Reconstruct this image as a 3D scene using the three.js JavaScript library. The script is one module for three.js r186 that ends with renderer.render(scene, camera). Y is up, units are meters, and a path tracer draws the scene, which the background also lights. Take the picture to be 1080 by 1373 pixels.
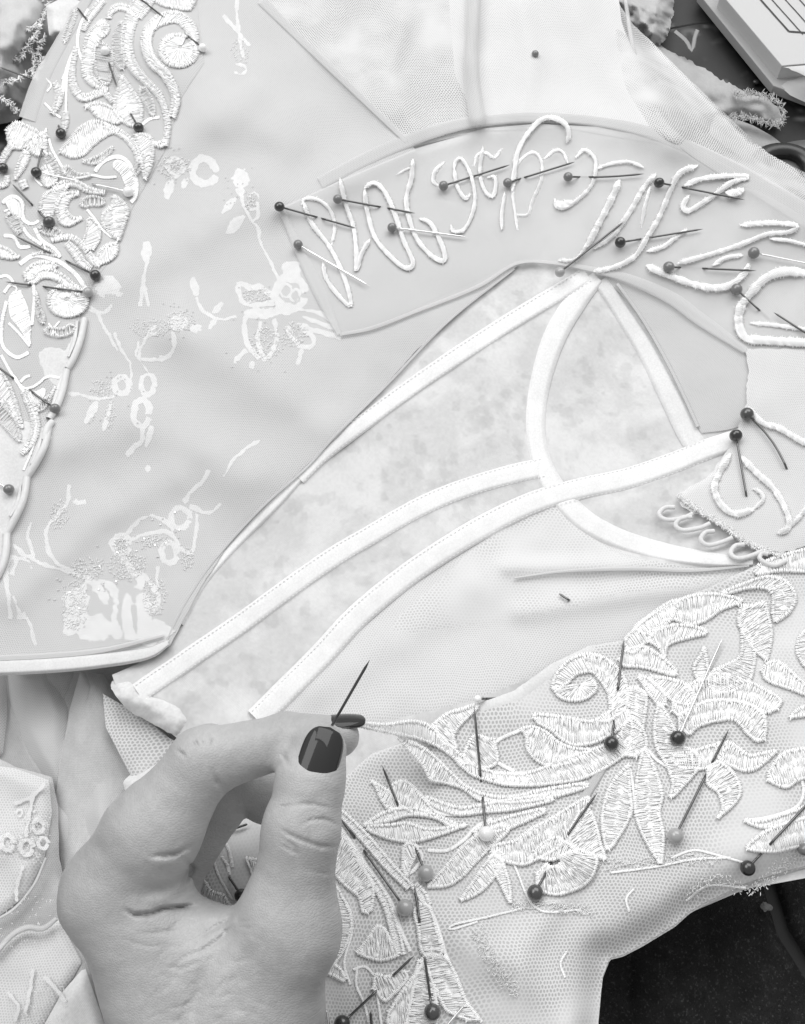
import * as THREE from 'three';
import { RectAreaLightUniformsLib } from 'three/addons/lights/RectAreaLightUniformsLib.js';
import { mergeGeometries } from 'three/addons/utils/BufferGeometryUtils.js';

// ---------------------------------------------------------------- camera, light, exposure
const W = 1080, H = 1373, TILT = 25 * Math.PI / 180, DIST = 0.327, FOC = (H / 2) / Math.tan(25 * Math.PI / 180);
const scene = new THREE.Scene();
const camera = new THREE.PerspectiveCamera(50, W / H, 0.01, 20);
camera.position.set(0, DIST * Math.cos(TILT), DIST * Math.sin(TILT));
camera.lookAt(0, 0, 0);
camera.updateMatrixWorld();
const renderer = new THREE.WebGLRenderer({ antialias: true });
renderer.toneMapping = THREE.LinearToneMapping;
renderer.toneMappingExposure = 0.96;
renderer.shadowMap.enabled = true;
scene.background = new THREE.Color().setRGB(0.48, 0.48, 0.48);
RectAreaLightUniformsLib.init();
function areaLamp(name, label, at, aim, w, h, L) {
  const g = new THREE.Group(); g.name = name; g.position.set(...at); g.lookAt(...aim);
  g.userData = { label, category: 'light' };
  const frame = new THREE.Mesh(new THREE.BoxGeometry(w + 0.08, h + 0.08, 0.03), new THREE.MeshStandardMaterial({ color: 0xbbbbbb, roughness: 0.7 }));
  frame.name = 'lamp_frame'; frame.position.z = -0.03; g.add(frame);
  const glow = new THREE.Mesh(new THREE.PlaneGeometry(w, h), new THREE.MeshStandardMaterial({ color: 0x111111, emissive: 0xffffff, emissiveIntensity: L * 0.35 }));
  glow.name = 'lamp_diffuser'; glow.position.z = -0.012; g.add(glow);
  const l = new THREE.RectAreaLight(0xffffff, L, w, h); l.rotation.y = Math.PI; g.add(l);
  scene.add(g); return g;
}
areaLamp('window_light', 'bright soft window light panel beyond the far side of the table', [0.22, 0.78, -0.62], [0, 0, 0], 1.0, 0.7, 3.0);
areaLamp('ceiling_light', 'large pale ceiling light panel high above the table', [-0.8, 1.35, -0.45], [0, 0, 0], 1.1, 0.9, 3.4);

// ---------------------------------------------------------------- helpers
let seed = 12345;
const rnd = () => { seed = (seed + 0x6d2b79f5) | 0; let t = Math.imul(seed ^ (seed >>> 15), 1 | seed); t = (t + Math.imul(t ^ (t >>> 7), 61 | t)) ^ t; return ((t ^ (t >>> 14)) >>> 0) / 4294967296; };
const rj = (a) => (rnd() * 2 - 1) * a;
const hash = (x, y) => { let h = Math.imul(x | 0, 374761393) + Math.imul(y | 0, 668265263); h = Math.imul(h ^ (h >>> 13), 1274126177); return ((h ^ (h >>> 16)) >>> 0) / 4294967296; };
const sm = (t) => t * t * (3 - 2 * t), clamp = (x, a, b) => Math.min(b, Math.max(a, x)), step = (a, b, x) => sm(clamp((x - a) / (b - a), 0, 1));
function vnoise(x, y, per = 0) {
  const ix = Math.floor(x), iy = Math.floor(y), fx = sm(x - ix), fy = sm(y - iy), w = (a) => (per ? ((a % per) + per) % per : a);
  const a = hash(w(ix), w(iy)), b = hash(w(ix + 1), w(iy)), c = hash(w(ix), w(iy + 1)), d = hash(w(ix + 1), w(iy + 1));
  return (a + (b - a) * fx) * (1 - fy) + (c + (d - c) * fx) * fy;
}
const fbm = (x, y, o = 4, per = 0) => { let s = 0, a = 0.5, n = 0; for (let i = 0; i < o; i++) { s += a * vnoise(x + i * 17, y + i * 31, per); n += a; a /= 2; x *= 2; y *= 2; per *= 2; } return s / n; };
// a point of the photograph (1080 x 1373) that lies h millimetres above the dress level, as a place in the world
const F = new THREE.Vector3(0, -Math.cos(TILT), -Math.sin(TILT)), U = new THREE.Vector3(0, Math.sin(TILT), -Math.cos(TILT));
const CAM = camera.position;
function P(u, v, h) {
  const a = (u - W / 2) / FOC, b = -(v - H / 2) / FOC, dx = a, dy = F.y + U.y * b, dz = F.z + U.z * b, t = (h * 1e-3 - CAM.y) / dy;
  return [CAM.x + dx * t, h * 1e-3, CAM.z + dz * t];
}
function toPx(x, y, z) {
  const rx = x - CAM.x, ry = y - CAM.y, rz = z - CAM.z, d = ry * F.y + rz * F.z, b = (ry * U.y + rz * U.z) / d;
  return [W / 2 + rx / d * FOC, H / 2 - b * FOC];
}
function segDist(px, py, a, b) {
  const dx = b[0] - a[0], dy = b[1] - a[1], t = clamp(((px - a[0]) * dx + (py - a[1]) * dy) / (dx * dx + dy * dy || 1), 0, 1);
  return Math.hypot(px - a[0] - dx * t, py - a[1] - dy * t);
}
const lineDist = (x, y, L) => { let d = 1e9; for (let i = 0; i + 1 < L.length; i++) d = Math.min(d, segDist(x, y, L[i], L[i + 1])); return d; };
function spline(pts, n, closed = false) {
  const N = pts.length, out = [];
  if (N === 1) { for (let i = 0; i <= n; i++) out.push(pts[0].slice()); return out; }
  const g = (i) => { if (closed) return pts[((i % N) + N) % N]; return i < 0 ? pts[0].map((p, k) => 2 * p - pts[1][k]) : i >= N ? pts[N - 1].map((p, k) => 2 * p - pts[N - 2][k]) : pts[i]; };
  const raw = [], S = closed ? N : N - 1;
  for (let i = 0; i < S; i++) for (let k = 0; k < 10; k++) {
    const t = k / 10, a = g(i - 1), b = g(i), c = g(i + 1), d = g(i + 2);
    raw.push(b.map((_, j) => 0.5 * (2 * b[j] + (c[j] - a[j]) * t + (2 * a[j] - 5 * b[j] + 4 * c[j] - d[j]) * t * t + (3 * b[j] - a[j] - 3 * c[j] + d[j]) * t * t * t)));
  }
  raw.push(g(closed ? 0 : N - 1).slice());
  const L = [0]; for (let i = 1; i < raw.length; i++) L.push(L[i - 1] + Math.hypot(raw[i][0] - raw[i - 1][0], raw[i][1] - raw[i - 1][1]));
  for (let i = 0, j = 0; i <= n; i++) {
    const s = L[L.length - 1] * i / n; while (j < raw.length - 2 && L[j + 1] < s) j++;
    const t = (s - L[j]) / (L[j + 1] - L[j] || 1); out.push(raw[j].map((p, k) => p + (raw[j + 1][k] - p) * t));
  }
  return out;
}
const lenOf = (pts) => { let s = 0; for (let i = 1; i < pts.length; i++) s += Math.hypot(pts[i][0] - pts[i - 1][0], pts[i][1] - pts[i - 1][1]); return s; };

// ---------------------------------------------------------------- the lie of the cloth (millimetres over the datum)
const ridge = (u, v, L, w, a) => { const d = lineDist(u, v, L); return d > 3 * w ? 0 : a * Math.exp(-d * d / (w * w)); };
const SEAM = [[372, 280], [460, 238], [550, 192], [640, 167], [760, 158], [880, 178], [980, 228], [1085, 300]];
const EDGE_BR = [[800, 1400], [812, 1285], [835, 1281], [900, 1245], [925, 1222], [1000, 1190], [1090, 1160]];
function lie(u, v) {
  let h = 12 + 5.5 * (fbm(u / 210 + 3, v / 210 + 7, 2) - 0.5) + 1.5 * (fbm(u / 60, v / 60, 2) - 0.5);
  h += ridge(u, v, SEAM, 26, 2.2);
  h -= 6 * Math.exp(-(((u - 850) / 120) ** 2 + ((v - 560) / 130) ** 2));
  h += ridge(u, v, [[150, 380], [250, 320], [350, 250]], 32, 2.6) + ridge(u, v, [[240, 440], [340, 500], [450, 565]], 40, 3.0) + ridge(u, v, [[60, 600], [180, 560], [330, 640]], 40, 3.0) + ridge(u, v, [[200, 60], [300, 150], [380, 180]], 40, 3.0);
  h += ridge(u, v, [[640, -20], [632, 70], [642, 160]], 11, 3.4) + ridge(u, v, [[455, -10], [440, 60], [520, 150]], 26, 3.0) + ridge(u, v, [[760, -10], [820, 90], [900, 190]], 30, 2.5);
  h += ridge(u, v, [[680, 760], [800, 758], [1000, 752]], 12, 1.6) + ridge(u, v, [[330, 980], [520, 860], [640, 790]], 30, 1.2);
  h += ridge(u, v, [[700, 820], [830, 800], [1010, 770]], 16, 1.4);
  h += ridge(u, v, [[120, 230], [240, 190], [330, 120]], 30, 2.2) + ridge(u, v, [[20, 800], [120, 700], [230, 640]], 26, 1.8) + ridge(u, v, [[540, 30], [520, 100], [560, 170]], 14, 1.8) + ridge(u, v, [[700, 10], [715, 80], [700, 150]], 16, 1.6) + ridge(u, v, [[600, 1250], [700, 1300], [760, 1373]], 34, 2.4) + ridge(u, v, [[760, 1200], [700, 1270], [690, 1373]], 20, 1.6);
  h -= 7 * Math.exp(-((lineDist(u, v, EDGE_BR) / 26) ** 2));
  h -= 8 * step(930, 1030, v) * step(300, 180, u);
  return h;
}
// ---------------------------------------------------------------- textures
function tex(n, m, f, srgb = false) {
  const d = new Uint8Array(n * m * 4);
  for (let y = 0; y < m; y++) for (let x = 0; x < n; x++) { const c = f(x / n, y / m), o = (y * n + x) * 4, g = clamp(Math.round(c * 255), 0, 255); d[o] = d[o + 1] = d[o + 2] = g; d[o + 3] = 255; }
  const t = new THREE.DataTexture(d, n, m); t.wrapS = t.wrapT = THREE.RepeatWrapping; t.magFilter = THREE.LinearFilter; t.minFilter = THREE.LinearMipmapLinearFilter; t.generateMipmaps = true;
  if (srgb) t.colorSpace = THREE.SRGBColorSpace; t.needsUpdate = true; return t;
}
const rep = (t, mmx, mmy = mmx) => { const c = t.clone(); c.repeat.set(1000 / mmx, 1000 / mmy); c.needsUpdate = true; return c; };
// hexagonal net: threads between holes, more open in some patches than in others; the tile is 128 x 148 lattice rows
function hexTex(hole, thread, width, lo = 0.38, hi = 0.62) {
  const NX = 128, NY = 148, q = 0.8660254, JX = new Float32Array(NX * NY).map(() => rj(0.15)), JY = new Float32Array(NX * NY).map(() => rj(0.15));
  return tex(1536, 1536, (x, y) => {
    const X = x * NX, Y = y * NY * q, j0 = Math.floor(Y / q), i0 = Math.floor(X); let d1 = 9, d2 = 9;
    for (let j = j0 - 1; j <= j0 + 2; j++) for (let i = i0 - 1; i <= i0 + 2; i++) {
      const k = (((j % NY) + NY) % NY) * NX + (((i % NX) + NX) % NX), dx = X - i - (j & 1 ? 0.5 : 0) - JX[k], dy = Y - j * q - JY[k], d = dx * dx + dy * dy;
      if (d < d1) { d2 = d1; d1 = d; } else if (d < d2) d2 = d;
    }
    const open = hole + (0.94 - hole) * step(lo, hi, fbm(x * 7, y * 7, 3, 7));
    return open + (thread - open) * (1 - step(width * 0.6, width * 1.4, Math.sqrt(d2) - Math.sqrt(d1)));
  });
}
const HEX = hexTex(0.3, 1.0, 0.32, 0.2, 0.9), HEXD = hexTex(0.72, 1.0, 0.34, 0.1, 1.6), HEXN = hexTex(0.56, 1, 0.34, 0.3, 0.8);
const hexmm = (t, cell) => rep(t, cell * 128, cell * 128.17);
const weave = tex(256, 256, (x, y) => 0.5 + 0.24 * Math.sin(x * Math.PI * 2 * 32) * Math.sin(y * Math.PI * 2 * 32) + 0.3 * (fbm(x * 32, y * 32, 3, 32) - 0.5));
const blotch = tex(1024, 1024, (x, y) => { const n = fbm(x * 14, y * 14, 4, 14), m = fbm(x * 40 + 9, y * 40, 3, 40); return clamp(0.93 + 0.06 * step(0.36, 0.64, n) - 0.05 * step(0.54, 0.76, m) + 0.05 * (fbm(x * 200, y * 200, 2, 200) - 0.5), 0, 1); }, true);
const plain = tex(512, 512, (x, y) => 0.955 + 0.05 * (fbm(x * 12, y * 12, 4, 12) - 0.5) + 0.07 * (fbm(x * 128, y * 128, 2, 128) - 0.5), true);
const felt = tex(512, 512, (x, y) => 0.42 + 0.5 * (fbm(x * 16, y * 16, 3, 16) - 0.5) + 2.4 * Math.max(0, fbm(x * 120, y * 120, 2, 120) - 0.62), true);
const grey = (l) => new THREE.Color().setRGB(l, l, l);
const std = (l, o = {}) => new THREE.MeshStandardMaterial({ color: grey(l), roughness: 0.9, side: THREE.DoubleSide, ...o });
const M = {
  lining: std(0.70, { map: rep(blotch, 150), bumpMap: rep(weave, 14), bumpScale: 0.00008 }),
  cloth: std(0.78, { map: rep(plain, 60), bumpMap: rep(weave, 14), bumpScale: 0.00012 }),
  tape: std(0.86, { roughness: 0.55, map: rep(plain, 40), bumpMap: rep(weave, 11), bumpScale: 0.00006 }),
  binding: std(0.80, { roughness: 0.6, map: rep(plain, 40), bumpMap: rep(weave, 11), bumpScale: 0.0001 }),
  tulle: std(0.68, { alphaMap: hexmm(HEX, 0.8), transparent: true }),
  tulleFine: std(0.70, { alphaMap: hexmm(HEXD, 0.72), transparent: true }),
  sheer: std(0.64, { alphaMap: hexmm(HEXD, 0.5), transparent: true, opacity: 0.8 }),
  net: std(0.71, { alphaMap: hexmm(HEXN, 1.0), transparent: true }),
  organza: std(0.70, { alphaMap: hexmm(HEXD, 0.42), transparent: true, opacity: 0.66, roughness: 0.6 }),
  veil: std(0.74, { map: rep(plain, 60), alphaMap: hexmm(HEXD, 0.5), transparent: true, opacity: 0.72 }),
  greySheer: std(0.74, { alphaMap: hexmm(HEXD, 0.5), transparent: true, opacity: 0.75 }),
  thread: new THREE.MeshPhysicalMaterial({ color: grey(0.97), roughness: 0.42, side: THREE.DoubleSide, sheen: 0.3, sheenRoughness: 0.5 }),
  petal: std(0.84, { map: rep(plain, 20), alphaMap: hexmm(HEXD, 0.5), transparent: true, roughness: 0.8 }),
  lace: std(0.84, { roughness: 0.8 }),
  yarn: std(0.93, { roughness: 0.95 }),
  sequin: std(0.95, { roughness: 0.12, metalness: 0.6 }),
};
const OS = 0.42;   // how far the layers stand apart
// ---------------------------------------------------------------- naming
const used = {};
const numbered = (n) => { const k = used[n] = (used[n] ?? -1) + 1; return k ? `${n}_${String(k).padStart(3, '0')}` : n; };
function thing(name, label, category, group) { const g = new THREE.Group(); g.name = numbered(name); g.userData = { label, category }; if (group) g.userData.group = group; scene.add(g); return g; }
function add(parent, name, geo, mat, opt = {}) {
  const m = new THREE.Mesh(geo, mat); m.name = numbered(name); m.castShadow = m.receiveShadow = true; (parent || scene).add(m);
  if (opt.label) m.userData.label = opt.label; if (opt.kind) m.userData.kind = opt.kind; return m;
}
function geoOf(pos, idx, uv, nor) {
  const g = new THREE.BufferGeometry(); g.setAttribute('position', new THREE.Float32BufferAttribute(pos, 3)); g.setIndex(idx);
  if (uv) g.setAttribute('uv', new THREE.Float32BufferAttribute(uv, 2));
  if (nor) g.setAttribute('normal', new THREE.Float32BufferAttribute(nor, 3)); else g.computeVertexNormals();
  return g;
}
// ---------------------------------------------------------------- cloth sheets cut along an outline
function sdfPoly(poly) {
  return (x, y) => {
    let d = 1e9, inside = false;
    for (let i = 0, j = poly.length - 1; i < poly.length; j = i++) {
      const a = poly[j], b = poly[i]; d = Math.min(d, segDist(x, y, a, b));
      if ((b[1] > y) !== (a[1] > y) && x < (a[0] - b[0]) * (y - b[1]) / (a[1] - b[1]) + b[0]) inside = !inside;
    }
    return inside ? d : -d;
  };
}
function sheetGeo(pts, { off = 0, s = 6, smooth = 0, height = null, rough = 0, base = lie, roll = 0.6 } = {}) {
  const poly = smooth ? spline(pts, smooth, true).slice(0, -1) : pts, sdf = sdfPoly(poly);
  const x0 = Math.min(...poly.map((p) => p[0])) - s, y0 = Math.min(...poly.map((p) => p[1])) - s, x1 = Math.max(...poly.map((p) => p[0])) + s, y1 = Math.max(...poly.map((p) => p[1])) + s;
  const nx = Math.ceil((x1 - x0) / s) + 1, ny = Math.ceil((y1 - y0) / s) + 1, D = new Float32Array(nx * ny);
  for (let j = 0; j < ny; j++) for (let i = 0; i < nx; i++) { const x = x0 + i * s, y = y0 + j * s; D[j * nx + i] = sdf(x, y) + (rough ? rough * (vnoise(x / 3.1, y / 3.1) + vnoise(x / 9, y / 9) - 1) : 0); }
  const pos = [], uv = [], idx = [], made = new Map();
  const put = (x, y, d) => {
    const h = (height ? height(x, y, d) : base(x, y)) + off * OS - roll * (height ? 1 : OS) * Math.exp(-Math.max(0, d) / 4), p = P(x, y, h);
    pos.push(...p); uv.push(p[0] + 0.0008 * (vnoise(p[0] * 160, p[2] * 160) + vnoise(p[0] * 40 + 5, p[2] * 40) * 6), p[2] + 0.0008 * (vnoise(p[0] * 160 + 40, p[2] * 160) + vnoise(p[0] * 40, p[2] * 40 + 9) * 6)); return pos.length / 3 - 1;
  };
  const node = (i, j) => { const k = j * nx + i; if (!made.has(k)) made.set(k, put(x0 + i * s, y0 + j * s, D[k])); return made.get(k); };
  const cut = (i, j, k, l) => {
    const a = j * nx + i, b = l * nx + k, key = a < b ? `${a},${b}` : `${b},${a}`;
    if (!made.has(key)) { const t = D[a] / (D[a] - D[b]); made.set(key, put(x0 + (i + (k - i) * t) * s, y0 + (j + (l - j) * t) * s, 0)); } return made.get(key);
  };
  for (let j = 0; j < ny - 1; j++) for (let i = 0; i < nx - 1; i++) {
    for (const T of [[[i, j], [i, j + 1], [i + 1, j + 1]], [[i, j], [i + 1, j + 1], [i + 1, j]]]) {
      const out = [];
      for (let k = 0; k < 3; k++) {
        const a = T[k], b = T[(k + 1) % 3], da = D[a[1] * nx + a[0]], db = D[b[1] * nx + b[0]];
        if (da > 0) out.push(node(...a)); if ((da > 0) !== (db > 0)) out.push(cut(...a, ...b));
      }
      for (let k = 2; k < out.length; k++) idx.push(out[0], out[k - 1], out[k]);
    }
  }
  return geoOf(pos, idx, uv);
}
const sheet = (parent, name, pts, mat, opt = {}, extra = {}) => add(parent, name, sheetGeo(pts, opt), mat, extra);
// ---------------------------------------------------------------- tape: a strip with a domed section along a centre line
function stripGeo(pts, width, { off = 1, arch = 0.8, n = 0, base = lie, rims = 0.35 } = {}) {
  const L = lenOf(pts); n = n || Math.ceil(L / 6);
  const three = pts.map((p, i) => [p[0], p[1], Array.isArray(width) ? width[i] : width]), c = spline(three, n), pos = [], uv = [], idx = [], K = 9; let run = 0;
  for (let i = 0; i <= n; i++) {
    const a = c[Math.max(0, i - 1)], b = c[Math.min(n, i + 1)], l = Math.hypot(b[0] - a[0], b[1] - a[1]) || 1, nx = -(b[1] - a[1]) / l, ny = (b[0] - a[0]) / l;
    if (i) run += Math.hypot(c[i][0] - c[i - 1][0], c[i][1] - c[i - 1][1]);
    for (let k = 0; k < K; k++) {
      const t = (k / (K - 1)) * 2 - 1, e = Math.abs(t), w = c[i][2] / 2 + rj(0.12), u = c[i][0] + nx * t * w, v = c[i][1] + ny * t * w;
      const h = base(c[i][0], c[i][1]) * 0.5 + base(u, v) * 0.5 + off * OS + arch * Math.pow(1 - e ** 4, 0.5) - (e > 0.99 ? rims : 0), p = P(u, v, h);
      pos.push(...p); uv.push(run * 0.00022, t * w * 0.00022);
    }
  }
  for (let i = 0; i < n; i++) for (let k = 0; k < K - 1; k++) { const a = i * K + k, b = a + 1, d = a + K, e = d + 1; idx.push(a, b, d, b, e, d); }
  return geoOf(pos, idx, uv);
}
const strip = (parent, name, pts, w, mat, opt = {}, extra = {}) => add(parent, name, stripGeo(pts, w, opt), mat, extra);
// ---------------------------------------------------------------- sewing thread: each stitch is a small arched strand
class Thread {
  constructor() { this.pos = []; this.nor = []; this.idx = []; }
  strand(pts, r) {   // pts: world points; a three-sided strand
    const b0 = this.pos.length / 3, n = pts.length;
    for (let i = 0; i < n; i++) {
      const a = pts[Math.max(0, i - 1)], b = pts[Math.min(n - 1, i + 1)];
      let tx = b[0] - a[0], ty = b[1] - a[1], tz = b[2] - a[2]; const l = Math.hypot(tx, ty, tz) || 1; tx /= l; ty /= l; tz /= l;
      let sx = -tz, sz = tx; const m = Math.hypot(sx, sz) || 1; sx /= m; sz /= m;
      const ux = -ty * sz * 1 + 0, q = [ty * 0 - 0, 0, 0]; // side (sx,0,sz); up = side x tangent
      let vx = 0 * tz - sz * ty, vy = sz * tx - sx * tz, vz = sx * ty - 0 * tx; if (vy < 0) { vx = -vx; vy = -vy; vz = -vz; }
      const k = i === 0 || i === n - 1 ? 0.55 : 1;
      for (const [cs, cu] of [[1, -0.25], [0, 1], [-1, -0.25]]) {
        const nx = sx * cs + vx * cu, ny = vy * cu, nz = sz * cs + vz * cu;
        this.pos.push(pts[i][0] + nx * r * k, pts[i][1] + ny * r * k, pts[i][2] + nz * r * k); const w = Math.hypot(nx, ny, nz); this.nor.push(nx / w, ny / w, nz / w);
      }
      if (i) for (let s = 0; s < 2; s++) { const p = b0 + (i - 1) * 3 + s, o = p + 3; this.idx.push(p, o, p + 1, p + 1, o, o + 1); }
    }
  }
  stitch(a, b, hA, hB, arch, r, K = 4) {
    const pts = []; for (let i = 0; i < K; i++) { const t = i / (K - 1); pts.push(P(a[0] + (b[0] - a[0]) * t, a[1] + (b[1] - a[1]) * t, hA + (hB - hA) * t + arch * Math.sin(Math.PI * (0.08 + 0.84 * t)))); }
    this.strand(pts, r * 1e-3);
  }
  band(a, b, h, arch) {   // the padded ground under a row of stitches
    const b0 = this.pos.length / 3, K = 5; let turn = 0; for (let i = 0; i + 1 < a.length; i++) turn += (a[i + 1][0] - a[i][0]) * (b[i][1] - a[i][1]) - (a[i + 1][1] - a[i][1]) * (b[i][0] - a[i][0]); if (turn < 0) [a, b] = [b, a];
    for (let i = 0; i < a.length; i++) for (let k = 0; k < K; k++) { const t = k / (K - 1), u = a[i][0] + (b[i][0] - a[i][0]) * t, v = a[i][1] + (b[i][1] - a[i][1]) * t; this.pos.push(...P(u, v, h(u, v) + arch * Math.sin(Math.PI * t))); this.nor.push(0, 1, 0); }
    for (let i = 0; i + 1 < a.length; i++) for (let k = 0; k < K - 1; k++) { const p = b0 + i * K + k, q = p + K; this.idx.push(p, p + 1, q, p + 1, q + 1, q); }
  }
  geo() { return geoOf(this.pos, this.idx, null, this.nor); }
}
// satin stitch between two edges, with a corded rim of short stitches along each
function satin(T, A, B, { off = 1, arch = 0.7, gap = 1.55, slant = 0.0, rim = 4.2, base = lie, r = 0.15, jit = 1.1, rims = [1, 1], skip = 0.06, fill = true } = {}) {
  const n = Math.max(3, Math.ceil(Math.max(lenOf(A), lenOf(B)) / gap)), a = spline(A, n), b = spline(B, n);
  off *= OS; const hh = (p) => base(p[0], p[1]) + off, sh = Math.round(slant * n), ph = rnd() * 90; const wide = Math.max(...a.map((p, i) => Math.hypot(p[0] - b[i][0], p[1] - b[i][1]))); if (fill) T.band(a, b, (u, v) => base(u, v) + off - 0.05, Math.min(0.26, arch));
  for (let i = 0; i <= n; i++) {
    if (rnd() < skip + (wide > 13 ? 0.08 : 0)) continue;
    const p = a[i], q = b[clamp(i + sh, 0, n)], w = Math.hypot(q[0] - p[0], q[1] - p[1]); if (w < 1) continue;
    const parts = w > 26 ? Math.ceil(w / 20) : 1;
    for (let k = 0; k < parts; k++) {
      const t0 = k / parts + (k ? rj(0.12) / 1 : 0), t1 = (k + 1) / parts + (k < parts - 1 ? rj(0.12) : 0);
      const s = [p[0] + (q[0] - p[0]) * t0 + rj(jit), p[1] + (q[1] - p[1]) * t0 + rj(jit)], e = [p[0] + (q[0] - p[0]) * t1 + rj(jit), p[1] + (q[1] - p[1]) * t1 + rj(jit)];
      T.stitch(s, e, hh(s), hh(e), Math.min(arch, 0.02 * w + 0.07) * (0.6 + 0.8 * vnoise(i * 0.35 + ph, k * 5)) * (0.7 + 0.6 * rnd()), r * (0.8 + 0.5 * rnd()));
    }
  }
  if (rim) for (const [E, O, on] of [[A, B, rims[0]], [B, A, rims[1]]]) {
    if (!on || lenOf(E) < 6) continue;
    const m = Math.max(4, Math.ceil(lenOf(E) / 2.1)), e = spline(E, m), o = spline(O, m);
    for (let i = 0; i <= m; i++) {
      const f = e[Math.max(0, i - 1)], g = e[Math.min(m, i + 1)], l = Math.hypot(g[0] - f[0], g[1] - f[1]) || 1; let nx = -(g[1] - f[1]) / l, ny = (g[0] - f[0]) / l;
      if (nx * (o[i][0] - e[i][0]) + ny * (o[i][1] - e[i][1]) < 0) { nx = -nx; ny = -ny; }
      const w = rim * 1.15 * (0.7 + 0.6 * rnd()), tx = (g[0] - f[0]) / l, ty = (g[1] - f[1]) / l, s = [e[i][0] - nx * w * 0.35 + tx * rj(0.6), e[i][1] - ny * w * 0.35 + ty * rj(0.6)], q = [e[i][0] + nx * w * 0.75 + tx * rj(1), e[i][1] + ny * w * 0.75 + ty * rj(1)];
      T.stitch(s, q, hh(s) - 0.05, hh(q) + 0.22, 0.55, r * 1.65);
    }
  }
}
function rails(pts, width) {
  const n = Math.max(6, Math.ceil(lenOf(pts) / 8)), c = spline(pts.map((p, i) => [p[0], p[1], Array.isArray(width) ? width[i] : width]), n), A = [], B = [];
  for (let i = 0; i <= n; i++) { const a = c[Math.max(0, i - 1)], b = c[Math.min(n, i + 1)], l = Math.hypot(b[0] - a[0], b[1] - a[1]) || 1, w = c[i][2] / 2, nx = -(b[1] - a[1]) / l * w, ny = (b[0] - a[0]) / l * w; A.push([c[i][0] + nx, c[i][1] + ny]); B.push([c[i][0] - nx, c[i][1] - ny]); }
  return [A, B];
}
function motif(parent, name, A, B, opt = {}) {
  const T = new Thread(), gap2 = (p, q) => Math.hypot(p[0] - q[0], p[1] - q[1]), closed = gap2(A[0], A[A.length - 1]) < 0.3 * lenOf(A);
  if (!closed && lenOf(B) > 20) {   // the ends of a motif close to a rounded point
    const cap = (a, a1, b, b1) => { const w = gap2(a, b), m = [(a[0] + b[0]) / 2, (a[1] + b[1]) / 2], n = [(a1[0] + b1[0]) / 2, (a1[1] + b1[1]) / 2], l = gap2(m, n) || 1, k = Math.min(0.34 * w, 9); return w < 5 ? null : [m[0] + (m[0] - n[0]) / l * k, m[1] + (m[1] - n[1]) / l * k]; };
    const e = A.length - 1, f = B.length - 1, p = cap(A[0], A[1], B[0], B[1]), q = cap(A[e], A[e - 1], B[f], B[f - 1]);
    A = [...(p ? [p] : []), ...A, ...(q ? [q] : [])]; B = [...(p ? [p.slice()] : []), ...B, ...(q ? [q.slice()] : [])];
  }
  satin(T, A, B, opt); return add(parent, name, T.geo(), opt.mat || M.thread); }
function scroll(parent, name, pts, w, opt = {}) { const T = new Thread(); satin(T, ...rails(pts, w), { slant: 0.01, ...opt }); return add(parent, name, T.geo(), opt.mat || M.thread); }
function cordLine(parent, name, pts, w, opt = {}) { const T = new Thread(); satin(T, ...rails(pts, w), { rim: 0, gap: 1.7, arch: 0.55, jit: 0.5, skip: 0.02, ...opt }); return add(parent, name, T.geo(), opt.mat || M.thread); }
// a soft round yarn: an uneven tube with short fibres laid across it
function yarn(parent, name, pts, w, { off = 3.6, base = lie, mat = M.yarn } = {}) {
  const n = Math.max(8, Math.ceil(lenOf(pts) / 2.5)), c = spline(pts, n), ph = rnd() * 50, pos = [], idx = [], K = 8, T = new Thread();
  for (let i = 0; i <= n; i++) {
    const a = c[Math.max(0, i - 1)], b = c[Math.min(n, i + 1)], l = Math.hypot(b[0] - a[0], b[1] - a[1]) || 1, nx = -(b[1] - a[1]) / l, ny = (b[0] - a[0]) / l;
    const end = Math.min(1, Math.min(i, n - i) / 2 * 0.5 + 0.3), R = w * 0.44 * end * (0.82 + 0.36 * vnoise(i * 0.45 + ph, 3)), hm = base(c[i][0], c[i][1]) + off * OS, rm = R * 0.215;
    for (let k = 0; k < K; k++) { const t = k / K * Math.PI * 2; pos.push(...P(c[i][0] + nx * Math.cos(t) * R, c[i][1] + ny * Math.cos(t) * R, hm + Math.sin(t) * rm * 0.5 + rm * 0.25)); }
    if (i < n) for (let k = 0; k < K; k++) { const p = i * K + k, q = i * K + (k + 1) % K; idx.push(p, p + K, q, q, p + K, q + K); }
    if (i > 1 && i < n - 2) { const e = c[i + 2], q = 0.8 * R; T.stitch([c[i][0] - nx * q, c[i][1] - ny * q], [e[0] + nx * q, e[1] + ny * q], hm + rm * 0.35, hm + rm * 0.35, rm * 0.62, 0.14); }
    for (let f = 0; f < 4; f++) { const s = rnd() < 0.5 ? 1 : -1, x = R * (0.4 + 0.3 * rnd()), y = R * (1.0 + 0.25 * rnd()), p0 = [c[i][0] + nx * s * x + rj(1), c[i][1] + ny * s * x + rj(1)], p1 = [c[i][0] + nx * s * y + rj(1.5), c[i][1] + ny * s * y + rj(1.5)]; T.stitch(p0, p1, hm + rm * 0.7, hm + rm * 0.1, 0.12, 0.1, 3); }
  }
  const g = geoOf(pos, idx), t = T.geo(); return add(parent, name, mergeGeometries([g, t]), mat);
}
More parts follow.
